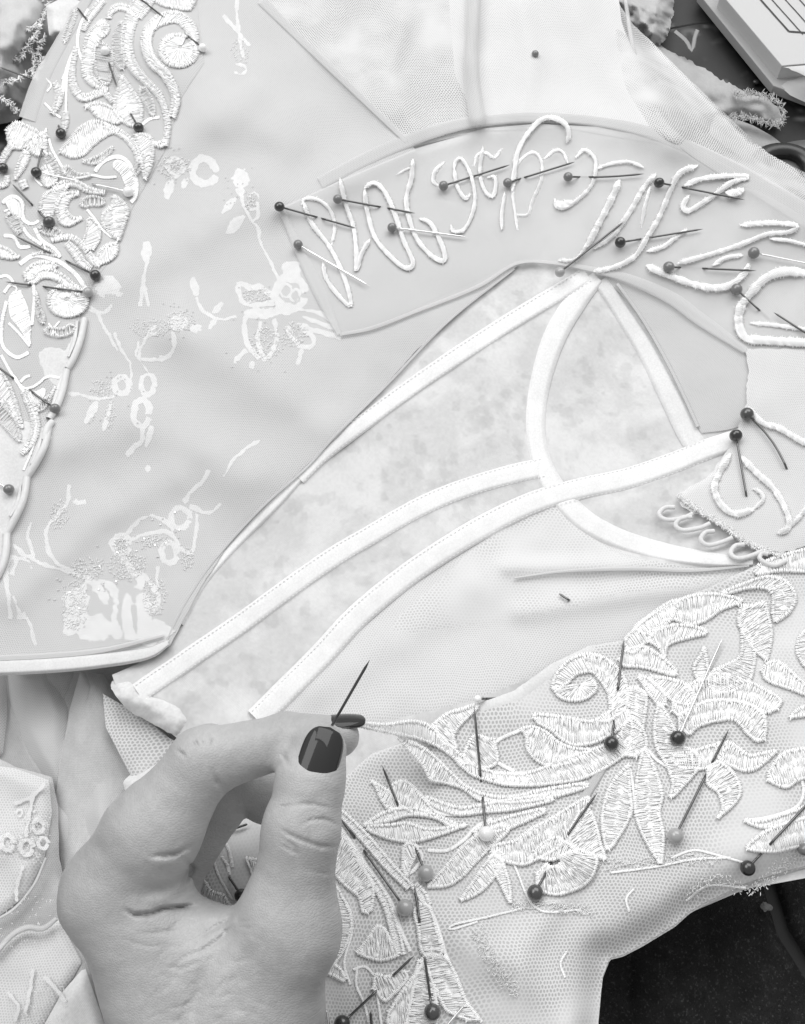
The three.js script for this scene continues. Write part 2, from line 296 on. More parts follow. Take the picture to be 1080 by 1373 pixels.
const oval = (x, y, rx, ry, a0 = 0, a1 = 6.283, rot = 0, n = 12) => { const o = []; for (let i = 0; i <= n; i++) { const t = a0 + (a1 - a0) * i / n, c = Math.cos(t) * rx, s = Math.sin(t) * ry; o.push([x + c * Math.cos(rot) - s * Math.sin(rot), y + c * Math.sin(rot) + s * Math.cos(rot)]); } return o; };
// ---------------------------------------------------------------- the setting: a dark table
const tableTop = add(null, 'table', new THREE.BoxGeometry(1.8, 0.04, 1.4).translate(0, -0.048, -0.1), std(0.085, { roughness: 0.6, map: rep(felt, 220), color: grey(0.15) })); tableTop.userData.kind = 'structure';
{ // box uv in metres
  const g = tableTop.geometry, p = g.attributes.position, u = g.attributes.uv; for (let i = 0; i < p.count; i++) u.setXY(i, p.getX(i) * 0.4, p.getZ(i) * 0.4);
}
{
  const t = thing('floor_cloth', 'very dark speckled felt cloth showing below the dress hem at bottom right', 'felt cloth');
  const low = (u, v) => -24 + 1.2 * (fbm(u / 60, v / 60, 3) - 0.5) - 7 * Math.exp(-((lineDist(u, v, [[1032, 1190], [1050, 1250], [1100, 1330]]) / 11) ** 2)) - 1.5 * Math.exp(-((lineDist(u, v, [[845, 1290], [848, 1400]]) / 9) ** 2));
  const pile = std(0.05, { map: rep(felt, 55), bumpMap: rep(felt, 25), bumpScale: 0.0012, roughness: 1 });
  sheet(t, 'felt_panel', [[740, 1150], [1200, 1090], [1250, 1500], [740, 1500]], pile, { height: low, s: 6 });
  sheet(t, 'lint', oval(1027, 1217, 8, 6, 0, 5.6), std(0.18), { height: (u, v) => -22 + rj(0.3), s: 2, rough: 5 });
}
strip(tableTop, 'board_joint', [[890, 40], [930, 32], [970, 26], [1010, 14]], 2.2, std(0.02), { base: () => -27.9, off: 0, arch: 0.05, rims: 0 });
{ // booklet, top right
  const t = thing('booklet', 'pale booklet with a ruled box printed on its page at top right', 'booklet');
  const flat = (h) => () => h;
  const slab = (name, pts, h0, h1, mat) => {
    const s = new THREE.Shape(), up = pts.map((p) => P(p[0], p[1], h1)); s.moveTo(up[0][0], -up[0][2]); up.slice(1).forEach((p) => s.lineTo(p[0], -p[2])); s.closePath();
    const g = new THREE.ExtrudeGeometry(s, { depth: (h1 - h0) * 1e-3, bevelEnabled: true, bevelSize: 0.0003, bevelThickness: 0.0003, bevelSegments: 2 }); g.rotateX(-Math.PI / 2); g.translate(0, h0 * 1e-3, 0); return add(t, name, g, mat);
  };
  slab('cover', [[938, -8], [1038, 115], [1120, 145], [1200, 60], [1180, -40], [960, -60]], -24, -20.5, std(0.38, { roughness: 0.7 }));
  slab('page_block', [[968, -8], [1049, 88], [1120, 82], [1200, 20], [1180, -60], [990, -60]], -20.2, -14, std(0.55, { roughness: 0.75 }));
  sheet(t, 'turned_page', [[1050, 90], [1100, 86], [1140, 100], [1100, 112], [1070, 97]], std(0.6), { height: (u, v) => -13.5 + 2.5 * step(1050, 1090, u), s: 4 });
  sheet(t, 'back_cover', [[1042, 112], [1085, 97], [1150, 110], [1130, 160], [1060, 128]], std(0.5), { height: flat(-19.8), s: 6 });
  const ink = std(0.02, { roughness: 0.5 });
  for (const [a, b, w] of [[[1012, -10], [1058, 42], 2.2], [[1058, 42], [1110, 46], 2.2], [[1027, -10], [1077, 46], 1.3], [[1045, -10], [1090, 40], 1.3], [[1064, -10], [1100, 30], 1.3]]) strip(t, 'printed_line', [a, b], w, ink, { base: flat(-13.5), off: 0.02, arch: 0.02, rims: 0 });
}
{ // scissors handle, right edge
  const t = thing('scissors', 'grey scissors handle with a black finger loop half under the tulle', 'scissors');
  const g = new THREE.TorusGeometry(0.0085, 0.0032, 14, 40); g.rotateX(Math.PI / 2); g.scale(1.15, 0.9, 1); g.translate(...P(1052, 226, -19)); add(t, 'finger_loop', g, std(0.02, { roughness: 0.3 }));
  sheet(t, 'handle', [[1018, 202], [1040, 194], [1100, 192], [1110, 260], [1040, 240]], std(0.13, { roughness: 0.4 }), { height: (u, v, d) => -23 + 3 * Math.min(1, d / 6), s: 3, smooth: 40 });
}
{ // offcuts on the table, top right
  const a = thing('fabric_offcut', 'crumpled pale organza offcut lying beside the booklet at the top edge', 'fabric scrap', 'fabric offcuts on the dark table');
  sheet(a, 'crumpled_sheet', [[800, -20], [905, -20], [903, 20], [897, 45], [886, 60], [870, 62], [840, 40], [815, 20]], std(0.5, { map: rep(plain, 30) }), { height: (u, v, d) => -22 + 0.45 * Math.min(22, d) + 9 * (fbm(u / 16, v / 16, 3) - 0.5), s: 3, rough: 3 });
  strip(a, 'loose_strip', [[905, 42], [920, 55], [928, 68], [932, 50], [936, 40]], 6, std(0.3), { base: () => -20, arch: 0.6 });
  const b = thing('fabric_offcut', 'long pale fabric strip with a frayed fluffy end lying on the dark table', 'fabric scrap', 'fabric offcuts on the dark table');
  const lo = (k) => (u, v, d) => -23 + 0.25 * Math.min(14, d) + k * (fbm(u / 20, v / 20, 3) - 0.5);
  sheet(b, 'strip_panel', [[850, 30], [890, 62], [928, 84], [960, 102], [1000, 124], [1030, 130], [1048, 150], [1046, 166], [1028, 164], [990, 155], [930, 165], [880, 110]], std(0.46, { map: rep(plain, 40) }), { height: lo(5), s: 4, rough: 4 });
  const T = new Thread();
  for (let i = 0; i < 420; i++) { const q = spline([[985, 126], [1022, 126], [1044, 138], [1050, 158], [1040, 168], [1005, 158], [980, 156]], 40)[Math.floor(rnd() * 41)], an = rnd() * 6.28, l = 3 + 6 * rnd(); T.stitch([q[0] + rj(3), q[1] + rj(3)], [q[0] + Math.cos(an) * l, q[1] + Math.sin(an) * l], -18 + rj(1), -18 + rj(2), 1, 0.13); }
  add(b, 'frayed_edge', T.geo(), std(0.6));
  const c = thing('fabric_offcut', 'flat pale fabric triangle running under the tulle above the scissors', 'fabric scrap', 'fabric offcuts on the dark table');
  sheet(c, 'flat_panel', [[960, 150], [1010, 168], [1035, 182], [1052, 195], [1030, 210], [1000, 215], [950, 180]], std(0.42, { map: rep(plain, 40) }), { height: (u, v, d) => -22 + 0.08 * d, s: 4 });
  const d = thing('bead', 'tiny dark bead lying on the table beside the booklet corner', 'bead');
  add(d, 'bead_body', new THREE.SphereGeometry(0.0011, 16, 12).scale(1.2, 0.7, 1).translate(...P(1014, 110, -26.5)), std(0.03, { roughness: 0.4 }));
}
{ // heap of lace at the top left
  const t = thing('lace_heap', 'heap of crumpled ruffled lace in the top left corner', 'lace fabric');
  const hp = (u, v, d) => -20 + 0.32 * Math.min(60, d) + 11 * (fbm(u / 42 + 3, v / 42, 3) - 0.5);
  sheet(t, 'lace_sheet', [[-60, -60], [140, -60], [112, 0], [78, 60], [40, 150], [20, 162], [-10, 168], [-60, 160]], std(0.6, { map: rep(plain, 30) }), { height: hp, s: 4, rough: 2 });
  sheet(t, 'lace_fold', [[62, 8], [85, -4], [112, 2], [98, 30], [86, 50], [66, 48]], M.cloth, { height: (u, v, d) => hp(u, v, 50) + 4 + 2 * Math.min(1, d / 8), s: 3 });
  for (const L of [[[66, 5], [58, 25], [50, 45], [36, 62], [30, 76]], [[-8, 72], [10, 76], [28, 80]], [[60, 50], [52, 68], [58, 84], [50, 100], [56, 115]], [[38, 62], [48, 80], [44, 96], [50, 110]], [[-5, 128], [12, 138], [24, 151]], [[20, 30], [34, 40], [52, 32]], [[0, -4], [25, 4], [55, 2]], [[2, 112], [20, 108], [36, 100]]]) {
    const T = new Thread(), c = spline(L, Math.ceil(lenOf(L) / 1.5));
    for (const q of c) for (let k = 0; k < 3; k++) { const a = rnd() * 6.28, l = 3 + 4 * rnd(), h = hp(q[0], q[1], 40) + 1.5; T.stitch([q[0] + rj(2), q[1] + rj(2)], [q[0] + Math.cos(a) * l, q[1] + Math.sin(a) * l], h + rj(0.6), h + rj(1), 1.0, 0.2); }
    add(t, 'ruffle', T.geo(), M.yarn);
  }
}
// ---------------------------------------------------------------- the dress
const dress = thing('wedding_dress', 'white wedding dress bodice turned inside out with boning channels and tulle layers', 'dress');
const down = (k) => (u, v) => lie(u, v) + k;
const liningPts = [[150, 905], [185, 890], [240, 830], [300, 740], [200, 500], [60, 300], [100, 120], [150, -40], [700, -40], [800, 40], [860, 150], [960, 230], [1120, 320], [1120, 800], [1120, 1170], [1000, 1192], [925, 1224], [860, 1270], [835, 1283], [810, 1288], [800, 1400], [300, 1400], [260, 1200], [262, 1010], [232, 985], [190, 955], [158, 925]];
sheet(dress, 'lining', liningPts, M.lining, { s: 7 });
// sheers behind, lower left, greyed by the dark table showing through
const lowl = (h0, k) => (u, v, d = 20) => h0 + k * (fbm(u / 70 + h0, v / 110, 3) - 0.5) * 6 + 0.12 * Math.min(20, Math.max(0, d));
sheet(dress, 'skirt_layer', [[-40, 880], [130, 880], [100, 960], [86, 1060], [84, 1200], [-40, 1200]], M.veil, { height: lowl(-6, 1), s: 6 });
sheet(dress, 'skirt_layer', [[-40, 885], [8, 890], [10, 960], [4, 1010], [-40, 1050]], M.greySheer, { height: lowl(-2, 1), s: 5 });
sheet(dress, 'skirt_layer', [[6, 890], [70, 890], [95, 950], [92, 1070], [70, 1060], [40, 1020], [14, 965]], M.greySheer, { height: lowl(-3, 1.2), s: 5 });
sheet(dress, 'skirt_layer', [[60, 860], [320, 860], [330, 1100], [120, 1150], [70, 1000]], M.veil, { height: lowl(-5, 0.6), s: 8 });
sheet(dress, 'skirt_layer', [[112, 900], [96, 950], [82, 1010], [75, 1070], [78, 1130], [88, 1190], [130, 1260], [260, 1240], [270, 1040], [230, 1000], [165, 945], [140, 905]], M.veil, { height: lowl(-1, 1.3), s: 6 });
sheet(dress, 'skirt_layer', [[108, 900], [94, 950], [80, 1020], [76, 1100], [90, 1180], [125, 1170], [155, 1110], [150, 1040], [130, 960], [142, 905]], M.sheer, { height: lowl(0.5, 1.6), s: 5 });
sheet(dress, 'net_panel', [[138, 930], [190, 960], [228, 990], [250, 1000], [215, 1020], [180, 1048], [160, 1010], [142, 975]], M.net, { height: (u, v) => lowl(1.5, 1)(u, v, 30) + 2, s: 5 });
sheet(dress, 'folded_corner', [[148, 918], [170, 912], [196, 930], [240, 948], [254, 968], [238, 985], [200, 968], [168, 948]], M.cloth, { height: (u, v, d) => lie(u, v) + 0.2 + 1.0 * Math.min(1, d / 14) + 2.4 * (fbm(u / 18, v / 18, 2) - 0.5), s: 3, smooth: 50, rough: 2 });
sheet(dress, 'net_panel', [[165, 1048], [200, 1015], [245, 985], [275, 1000], [250, 1060], [180, 1110]], M.cloth, { height: (u, v, d) => 4 + 0.1 * Math.min(20, d), s: 5 });
// boning channels and underwire casings
const boneA = [[788, 368], [740, 398], [690, 428], [600, 486], [520, 542], [440, 602], [400, 640]];
strip(dress, 'boning_channel', boneA, [24, 25, 25, 25, 25, 24, 24], M.tape, { off: 0.6, arch: 0.5 });
strip(dress, 'boning_channel', [[404, 634], [370, 672], [320, 722], [285, 760], [262, 792], [240, 835]], [18, 18, 18, 18, 17, 15], M.tape, { off: 0.5, arch: 0.4 });
strip(dress, 'boning_channel', [[728, 627], [680, 638], [620, 656], [560, 682], [500, 716], [440, 752], [380, 794], [320, 838], [270, 872], [222, 905], [186, 930]], [27, 27, 27, 28, 28, 29, 29, 30, 30, 30, 30], M.tape, { off: 0.6, arch: 0.55 });
strip(dress, 'underwire_channel', [[802, 372], [775, 400], [745, 448], [726, 505], [718, 560], [724, 612], [745, 656], [782, 696], [830, 722], [890, 740], [950, 750], [1010, 754]], [20, 30, 32, 29, 27, 27, 29, 29, 27, 25, 20, 10], M.tape, { off: 0.7, arch: 0.6 });
strip(dress, 'boning_channel', [[1000, 586], [950, 602], [900, 622], [840, 642], [780, 655], [720, 672], [660, 700], [600, 735], [540, 776], [480, 826], [430, 880], [385, 925], [345, 965]], [28, 28, 29, 29, 29, 30, 32, 32, 32, 33, 34, 34, 34], M.tape, { off: 1.4, arch: 0.6 });
strip(dress, 'cup_seam', [[806, 376], [838, 424], [868, 472], [898, 530], [922, 578], [934, 598]], [22, 24, 26, 29, 31, 30], M.binding, { off: 0.6, arch: 0.5 });
sheet(dress, 'cup_panel', [[812, 372], [836, 398], [874, 450], [906, 510], [936, 572], [946, 580], [1005, 560], [1000, 470], [940, 430], [880, 395]], M.sheer, { off: 1.9, s: 5, smooth: 60 });
strip(dress, 'cup_seam', [[828, 380], [862, 428], [892, 480], [916, 528], [936, 572]], 6, M.sheer, { off: 2.6, arch: 0.6 });
{ // running stitches along the tapes
  const T = new Thread();
  const run = (pts, w, o, a0 = 0, a1 = 1) => { const [A, B] = rails(pts, w - 5); for (const E of [A, B]) { const n = Math.ceil(lenOf(E) / 6.2), e = spline(E, n * 2); for (let i = Math.floor(n * a0); i < n * a1; i++) { const p = e[2 * i], q = e[2 * i + 1]; T.stitch(p, q, lie(...p) + o, lie(...q) + o, 0.25, 0.12); } } };
  run(boneA, 24, 0.6 * OS + 0.5); run([[728, 627], [680, 638], [620, 656], [560, 682], [500, 716], [440, 752], [380, 794], [320, 838], [270, 872], [222, 905], [186, 930]], 28, 0.6 * OS + 0.52); run([[950, 602], [900, 622], [840, 642], [780, 655], [720, 672], [660, 700], [600, 735], [540, 776], [480, 826], [430, 880], [385, 925], [345, 965]], 31, 1.4 * OS + 0.58);
  const m = add(dress, 'running_stitches', T.geo(), M.thread); m.userData.kind = 'stuff';
}
// cup and lower bodice nets
sheet(dress, 'net_panel', [[520, 850], [600, 760], [680, 690], [735, 668], [775, 706], [840, 742], [930, 760], [1010, 758], [930, 790], [830, 802], [720, 830]], M.net, { off: 0.45, s: 5, smooth: 60 });
sheet(dress, 'tulle_panel', [[330, 985], [390, 920], [480, 826], [600, 735], [680, 692], [735, 670], [800, 722], [900, 760], [1000, 757], [1040, 770], [900, 812], [840, 862], [740, 900], [640, 942], [500, 975], [400, 1000]], M.tulleFine, { off: 0.3, s: 6 });
strip(dress, 'hem_fold', [[690, 775], [760, 766], [850, 763], [930, 765], [1005, 759]], [2, 5, 7, 6, 3], M.sheer, { off: 1.9, arch: 0.4, rims: 0.1 });
// long sheer seam allowance between the overlay and the first bone
sheet(dress, 'seam_allowance', [[696, 352], [640, 392], [560, 462], [500, 528], [440, 588], [405, 628], [370, 660], [330, 704], [290, 752], [262, 790], [236, 836], [222, 870], [205, 880], [240, 810], [300, 715], [400, 610], [480, 520], [560, 430], [640, 372]], M.sheer, { off: 2.6, s: 4 });
strip(dress, 'seam_edge', [[690, 360], [600, 432], [520, 515], [450, 584], [412, 626], [350, 682], [290, 748], [250, 806], [222, 862]], 4, M.sheer, { off: 2.2, arch: 0.4, rims: 0.1 });
// top tulle
sheet(dress, 'tulle_layer', [[330, -30], [815, -30], [834, 30], [862, 120], [900, 175], [960, 215], [1000, 245], [900, 196], [760, 172], [640, 176], [545, 200], [420, 90]], std(0.64, { alphaMap: hexmm(HEXD, 0.6), transparent: true, map: rep(plain, 50) }), { off: 1.2, s: 6 });
const tulleTop = (u, v) => lie(u, v) + 2.6 * OS + 2.2 * step(30, 0, Math.abs(lineDist(u, v, [[836, -10], [862, 110], [905, 180]]) - 0)) - 12 * Math.exp(-((lineDist(u, v, [[828, -20], [872, 60], [940, 128], [1000, 188], [1090, 246]]) / 16) ** 2));
sheet(dress, 'tulle_layer', [[320, -30], [822, -30], [832, 8], [848, 32], [874, 56], [912, 94], [958, 138], [1000, 178], [1030, 205], [1060, 222], [1120, 250], [1120, 330], [1060, 282], [980, 232], [900, 190], [830, 172], [760, 163], [690, 164], [630, 172], [548, 196], [420, 110]], M.tulle, { height: tulleTop, s: 5, rough: 0.8 });
sheet(dress, 'tulle_layer', [[600, -30], [826, -30], [834, 30], [866, 130], [905, 182], [830, 170], [740, 160], [640, 166], [610, 100]], M.tulleFine, { off: 3.2, s: 6 });
strip(dress, 'tulle_fold', [[636, -20], [634, 40], [633, 100], [642, 168]], [20, 20, 21, 22], M.sheer, { off: 3.3, arch: 0.5, rims: 0.1 });
strip(dress, 'tulle_fold', [[836, -20], [850, 70], [868, 130], [900, 180], [960, 222], [1050, 268], [1120, 310]], [5, 7, 11, 15, 20, 24, 24], M.sheer, { off: 3.2, arch: 0.5, rims: 0.1 });
strip(dress, 'seam_band', [[430, 246], [490, 214], [550, 188], [600, 171], [650, 162], [720, 158], [800, 163], [880, 181], [960, 217], [1020, 250], [1100, 300]], [18, 18, 18, 17, 15, 14, 14, 18, 24, 28, 30], M.sheer, { off: 3.3, arch: 0.3, rims: 0.1 });
sheet(dress, 'seam_band', [[440, 244], [500, 212], [550, 190], [600, 174], [650, 165], [720, 161], [800, 166], [880, 184], [960, 220], [1020, 254], [1100, 306], [1100, 290], [1010, 236], [930, 196], [860, 170], [780, 155], [700, 154], [630, 158], [560, 178], [490, 208]], M.sheer, { off: 3.5, s: 4 });
// the floral lace overlay on the left
const overlayPts = [[348, -30], [356, 0], [400, 44], [440, 80], [490, 128], [550, 188], [590, 260], [640, 330], [700, 352], [640, 398], [560, 468], [500, 535], [452, 586], [400, 634], [340, 692], [300, 740], [268, 790], [244, 836], [228, 866], [196, 884], [130, 892], [60, 898], [-40, 902], [-40, 300], [60, 100], [130, -30]];
const overlay = sheet(dress, 'lace_overlay', overlayPts, std(0.60, { alphaMap: hexmm(HEXD, 0.62), transparent: true, bumpMap: rep(weave, 14), bumpScale: 0.00005 }), { off: 3.0, s: 5, rough: 0.6 });
sheet(dress, 'overlay_backing', overlayPts, M.sheer, { off: 2.2, s: 7 });
strip(dress, 'overlay_hem', [[-30, 896], [60, 892], [130, 886], [196, 877], [226, 862]], [22, 22, 21, 16, 8], M.binding, { off: 3.4, arch: 1.0 });
strip(dress, 'overlay_hem', [[-30, 884], [60, 880], [140, 872], [220, 852]], [9, 9, 8, 5], M.sheer, { off: 4.6, arch: 0.4 });
strip(dress, 'overlay_fold', [[350, 0], [400, 50], [470, 118], [545, 190]], [14, 11, 9, 7], M.sheer, { off: 3.2, arch: 0.4, rims: 0.1 });
// ---------------------------------------------------------------- flat flowers worked into the overlay
const FL = { off: 3.15, mat: M.lace, arch: 0.06, gap: 1.7, r: 0.09, jit: 1.6, rim: 4.5, skip: 0.1 };
const flat = (name, pts, w, rough = 2.2) => { const [A, B] = rails(pts, w); return sheet(overlay, name, A.concat(B.reverse()), M.petal, { off: 3.13 + 0.1 * rnd(), s: 1.7, rough, roll: 0.06 }); };
const ring = (x, y, rx, ry, w, a0 = 0.3, a1 = 6.35) => flat('flower_ring', oval(x, y, rx * 1.08, ry * 1.08, a0, a1).map(([u, v]) => [u + rj(1.5), v + rj(1.5)]), w * 1.2);
const leaf = (x0, y0, x1, y1, w) => { const n = 6, c = []; for (let i = 0; i <= n; i++) c.push([x0 + (x1 - x0) * i / n, y0 + (y1 - y0) * i / n]); return flat('lace_leaf', c, c.map((_, i) => 1.5 + 1.25 * w * Math.sin(Math.PI * Math.min(0.98, (i + 0.6) / (n + 1))))); };
const stem = (pts, w = 3.2) => flat('lace_stem', spline(pts, 3 * pts.length).map(([u, v]) => [u + rj(1.1), v + rj(1.1)]), spline(pts, 3 * pts.length).map(() => w * (0.8 + 0.8 * rnd())), 1.8);
const patch = (pts, rough = 3) => sheet(overlay, 'lace_petal', pts, M.petal, { off: 3.12, s: 1.6, rough: rough + 1.5, smooth: 40, roll: 0.06 });
function sparkle(x, y, rx, ry, n) { const T = new Thread(), q = []; for (let i = 0; i < n; i++) { const a = rnd() * 6.28, d = Math.sqrt(rnd()), u = x + Math.cos(a) * rx * d, v = y + Math.sin(a) * ry * d, b = rnd() * 6.28, l = 1.5 + 2.5 * rnd(), h = lie(u, v) + 3.4 * OS; T.stitch([u, v], [u + Math.cos(b) * l, v + Math.sin(b) * l], h, h, 0.12, 0.09, 3); } return add(overlay, 'thread_cluster', T.geo(), M.thread); }
ring(275, 230, 15, 16, 9); ring(236, 224, 10, 10, 6); leaf(230, 240, 224, 266, 9); leaf(252, 238, 244, 252, 6); sparkle(226, 224, 14, 14, 90); sparkle(246, 222, 12, 12, 60);
patch(oval(322, 240, 12, 13, 0, 5.7)); patch(oval(322, 256, 6, 6, 0, 5.7), 2); stem([[324, 262], [330, 284], [345, 304], [350, 324], [361, 348], [373, 372]]); leaf(328, 288, 304, 314, 10); leaf(316, 266, 298, 286, 6); ring(340, 270, 7, 11, 3); stem([[346, 270], [346, 290], [338, 300]], 4); sparkle(336, 268, 9, 12, 40);
ring(390, 392, 19, 20, 9); patch([[370, 372], [380, 368], [378, 356], [400, 352], [404, 372], [396, 380]], 2); ring(384, 390, 7, 9, 3); ring(396, 396, 6, 9, 3);
stem([[372, 404], [350, 384], [335, 386], [320, 380], [321, 395], [330, 408], [350, 408], [368, 405]], 6); sparkle(344, 396, 18, 10, 120); patch(oval(350, 420, 24, 8, 0, 5.9)); patch(oval(384, 414, 16, 8, 0, 5.9));
for (const L of [[[330, 425], [328, 445], [334, 466], [348, 480]], [[350, 430], [346, 455], [352, 478]], [[366, 428], [372, 450], [364, 474], [352, 484]], [[385, 436], [392, 452], [404, 466], [420, 462], [418, 450], [404, 440]], [[400, 414], [424, 418], [448, 432]], [[404, 424], [428, 432], [448, 440]], [[400, 434], [424, 444], [458, 452]], [[340, 484], [338, 494]], [[405, 468], [402, 480], [398, 488]], [[330, 470], [320, 478], [314, 488]]]) stem(L, 5);
sparkle(358, 460, 22, 22, 200); sparkle(396, 448, 16, 16, 140);
stem([[318, 424], [292, 428], [270, 414], [264, 398]]); leaf(264, 396, 258, 372, 9); leaf(286, 420, 298, 406, 5); leaf(290, 428, 280, 442, 5); patch(oval(240, 432, 12, 10, 0, 5.7), 4); sparkle(240, 430, 20, 14, 160); stem([[232, 446], [234, 466], [226, 478], [214, 480]], 4);
stem([[210, 436], [196, 452], [186, 478], [196, 494], [210, 518]]); stem([[154, 447], [163, 468], [175, 489], [176, 510]]); stem([[182, 478], [188, 458], [210, 446]], 3); stem([[190, 482], [222, 482], [234, 468]], 3);
ring(164, 516, 9, 11, 7); ring(199, 516, 8, 14, 6); ring(190, 553, 10, 17, 7); stem([[190, 574], [191, 590], [180, 600], [170, 611]], 5); leaf(205, 570, 196, 600, 6); stem([[154, 532], [126, 534], [108, 528], [91, 528]]); leaf(131, 538, 114, 567, 8); leaf(150, 538, 138, 580, 4); sparkle(148, 552, 6, 24, 50); sparkle(136, 520, 16, 12, 80); patch(oval(262, 440, 7, 6, 0, 5.6), 3);
leaf(200, 625, 198, 632, 4); stem([[92, 651], [89, 676], [67, 701], [61, 717], [67, 742], [83, 759], [108, 773]], 4.5); sparkle(80, 690, 12, 20, 110); patch(oval(106, 674, 8, 5, 0, 5.6), 3); stem([[17, 728], [36, 745], [64, 759], [94, 767]], 4.5); stem([[42, 700], [38, 720], [46, 748]], 3); stem([[20, 750], [36, 750], [42, 762]], 3);
stem([[169, 718], [183, 701], [200, 692], [222, 698], [233, 712]], 4); stem([[172, 726], [194, 717], [217, 712], [231, 717], [244, 737], [256, 742]], 5); sparkle(205, 726, 22, 8, 90); ring(242, 695, 12, 13, 6); ring(228, 742, 10, 13, 7); stem([[247, 673], [258, 658], [270, 648], [281, 630]], 5); stem([[256, 680], [280, 688], [296, 676]], 4); ring(163, 730, 11, 11, 7); sparkle(163, 730, 10, 12, 100);
stem([[166, 746], [178, 766], [190, 778], [186, 790]], 8); sparkle(170, 758, 26, 20, 260); sparkle(118, 762, 22, 16, 150); patch([[100, 790], [112, 782], [120, 800], [112, 825], [100, 850], [86, 850], [88, 815], [84, 800]], 5); sparkle(100, 812, 18, 34, 220);
patch([[104, 852], [108, 830], [126, 826], [136, 822], [146, 834], [148, 852], [126, 860]], 3); patch([[112, 772], [124, 786], [140, 812], [146, 800], [132, 780], [140, 778], [160, 790], [156, 830], [166, 850], [150, 856], [150, 820], [146, 790]], 3); patch([[166, 800], [176, 800], [178, 836], [184, 856], [168, 856], [164, 830]], 2); patch([[184, 798], [200, 800], [204, 836], [212, 862], [188, 864], [184, 830]], 2);
stem([[190, 770], [206, 786], [214, 806], [206, 818], [198, 806]], 6); sparkle(208, 800, 16, 26, 180); patch([[206, 830], [226, 838], [232, 852], [214, 862], [204, 850]], 5); stem([[212, 760], [210, 776], [214, 790]], 4); sparkle(252, 750, 8, 16, 60); stem([[266, 690], [262, 720], [258, 744]], 4);
for (const L of [[[16, 770], [22, 756], [20, 745], [12, 752], [8, 775], [12, 800], [14, 830]], [[18, 800], [28, 824], [40, 835], [48, 866]], [[24, 828], [34, 822]], [[4, 720], [14, 730]]]) stem(L, 4.5);
for (const L of [[[300, 20], [322, 46], [336, 62]], [[318, -5], [320, 40], [328, 80]], [[316, 84], [330, 90], [326, 100], [314, 96]], [[106, 405], [128, 416], [140, 440], [158, 470]], [[112, 414], [140, 420], [150, 410]], [[196, 322], [198, 345], [192, 380], [188, 410]], [[44, 595], [64, 590], [70, 584]], [[300, 640], [320, 610], [350, 590]]]) stem(L, 3.5);
leaf(198, 322, 195, 352, 10); sparkle(322, 70, 12, 20, 60); leaf(192, 380, 200, 410, 4); patch(oval(146, 385, 18, 14, 0, 5.5), 6); sparkle(200, 440, 26, 14, 120);
{ const T = new Thread(), pos = [], idx = []; for (let i = 0; i < 150; i++) { const [x, y, a] = [[232, 222, 26], [360, 440, 60], [240, 430, 24], [160, 530, 40], [170, 760, 44], [210, 720, 34], [100, 800, 40], [324, 250, 26]][i % 8], u = x + rj(a), v = y + rj(a), b = pos.length / 3, h = lie(u, v) + 3.6 * OS, tl = rj(0.4), c = P(u, v, h); for (let k = 0; k < 6; k++) pos.push(c[0] + Math.cos(k * 1.047) * 0.00026, c[1] + Math.sin(k * 1.047 + tl) * 0.00008, c[2] + Math.sin(k * 1.047) * 0.00026); for (let k = 1; k < 5; k++) idx.push(b, b + k + 1, b + k); } const m = add(overlay, 'sequins', geoOf(pos, idx), M.sequin); m.userData.kind = 'stuff'; }
// rouleau button loops, right
for (const [x0, y0, x1, y1] of [[905, 680, 884, 690], [928, 693, 906, 704], [958, 712, 940, 724], [998, 730, 980, 742], [1030, 743, 1019, 749]]) {
  const dx = x0 + 6, dy = y0 + 2, c = spline([[x0, y0], [(x0 + x1) / 2 - 3, (y0 + y1) / 2 - 4], [x1, y1], [x1 + 10, y1 + 7], [x0 + 10, y0 + 15], [x0 + 24, y0 + 9]].map((p) => [...p]), 30).map((p) => new THREE.Vector3(...P(p[0], p[1], lie(p[0], p[1]) + 4.2 * OS + 0.6)));
  add(dress, 'button_loop', new THREE.TubeGeometry(new THREE.CatmullRomCurve3(c), 40, 0.0007, 8), M.tape);
}
// ---------------------------------------------------------------- corded organza trim across the neckline
const trim = thing('corded_trim', 'sheer organza band with white looping yarn pinned along the curved neckline', 'lace trim');
const bandPts = [[376, 279], [390, 310], [410, 350], [432, 396], [456, 450], [500, 440], [560, 418], [640, 385], [692, 354], [735, 352], [792, 360], [846, 374], [900, 398], [932, 420], [960, 438], [1000, 470], [1120, 470], [1120, 320], [1040, 262], [960, 222], [880, 186], [800, 170], [720, 166], [650, 172], [556, 200], [470, 236]];
sheet(trim, 'organza_band', bandPts, M.organza, { off: 4.4, s: 5 });
strip(trim, 'band_hem', [[456, 449], [500, 440], [560, 417], [640, 385], [692, 354], [735, 352], [792, 361], [846, 375], [900, 399], [940, 428], [1000, 470]], [5, 6, 6, 6, 5, 5, 8, 14, 18, 18, 10], M.organza, { off: 4.5, arch: 0.3, rims: 0.1 });
strip(trim, 'band_hem', [[378, 282], [406, 344], [432, 398], [455, 448]], [8, 14, 16, 8], M.organza, { off: 4.5, arch: 0.3, rims: 0.1 });
sheet(trim, 'lining_piece', [[458, 446], [520, 300], [600, 268], [650, 300], [676, 350], [600, 392]], M.sheer, { off: 4.15, s: 5, smooth: 40 });
const Y = (pts, w = 6, off = 5.4) => yarn(trim, 'yarn_cord', pts, w, { off });
Y([[407, 271], [418, 299], [441, 329], [457, 360], [467, 388], [470, 410], [454, 396], [438, 374], [433, 352]], 6.5, 4.5);
Y([[405, 275], [409, 267], [427, 268], [443, 282], [449, 304], [445, 328]], 5.5, 4.2); Y([[456, 239], [463, 271], [474, 304], [478, 338], [478, 363], [485, 340], [496, 321]], 6.5);
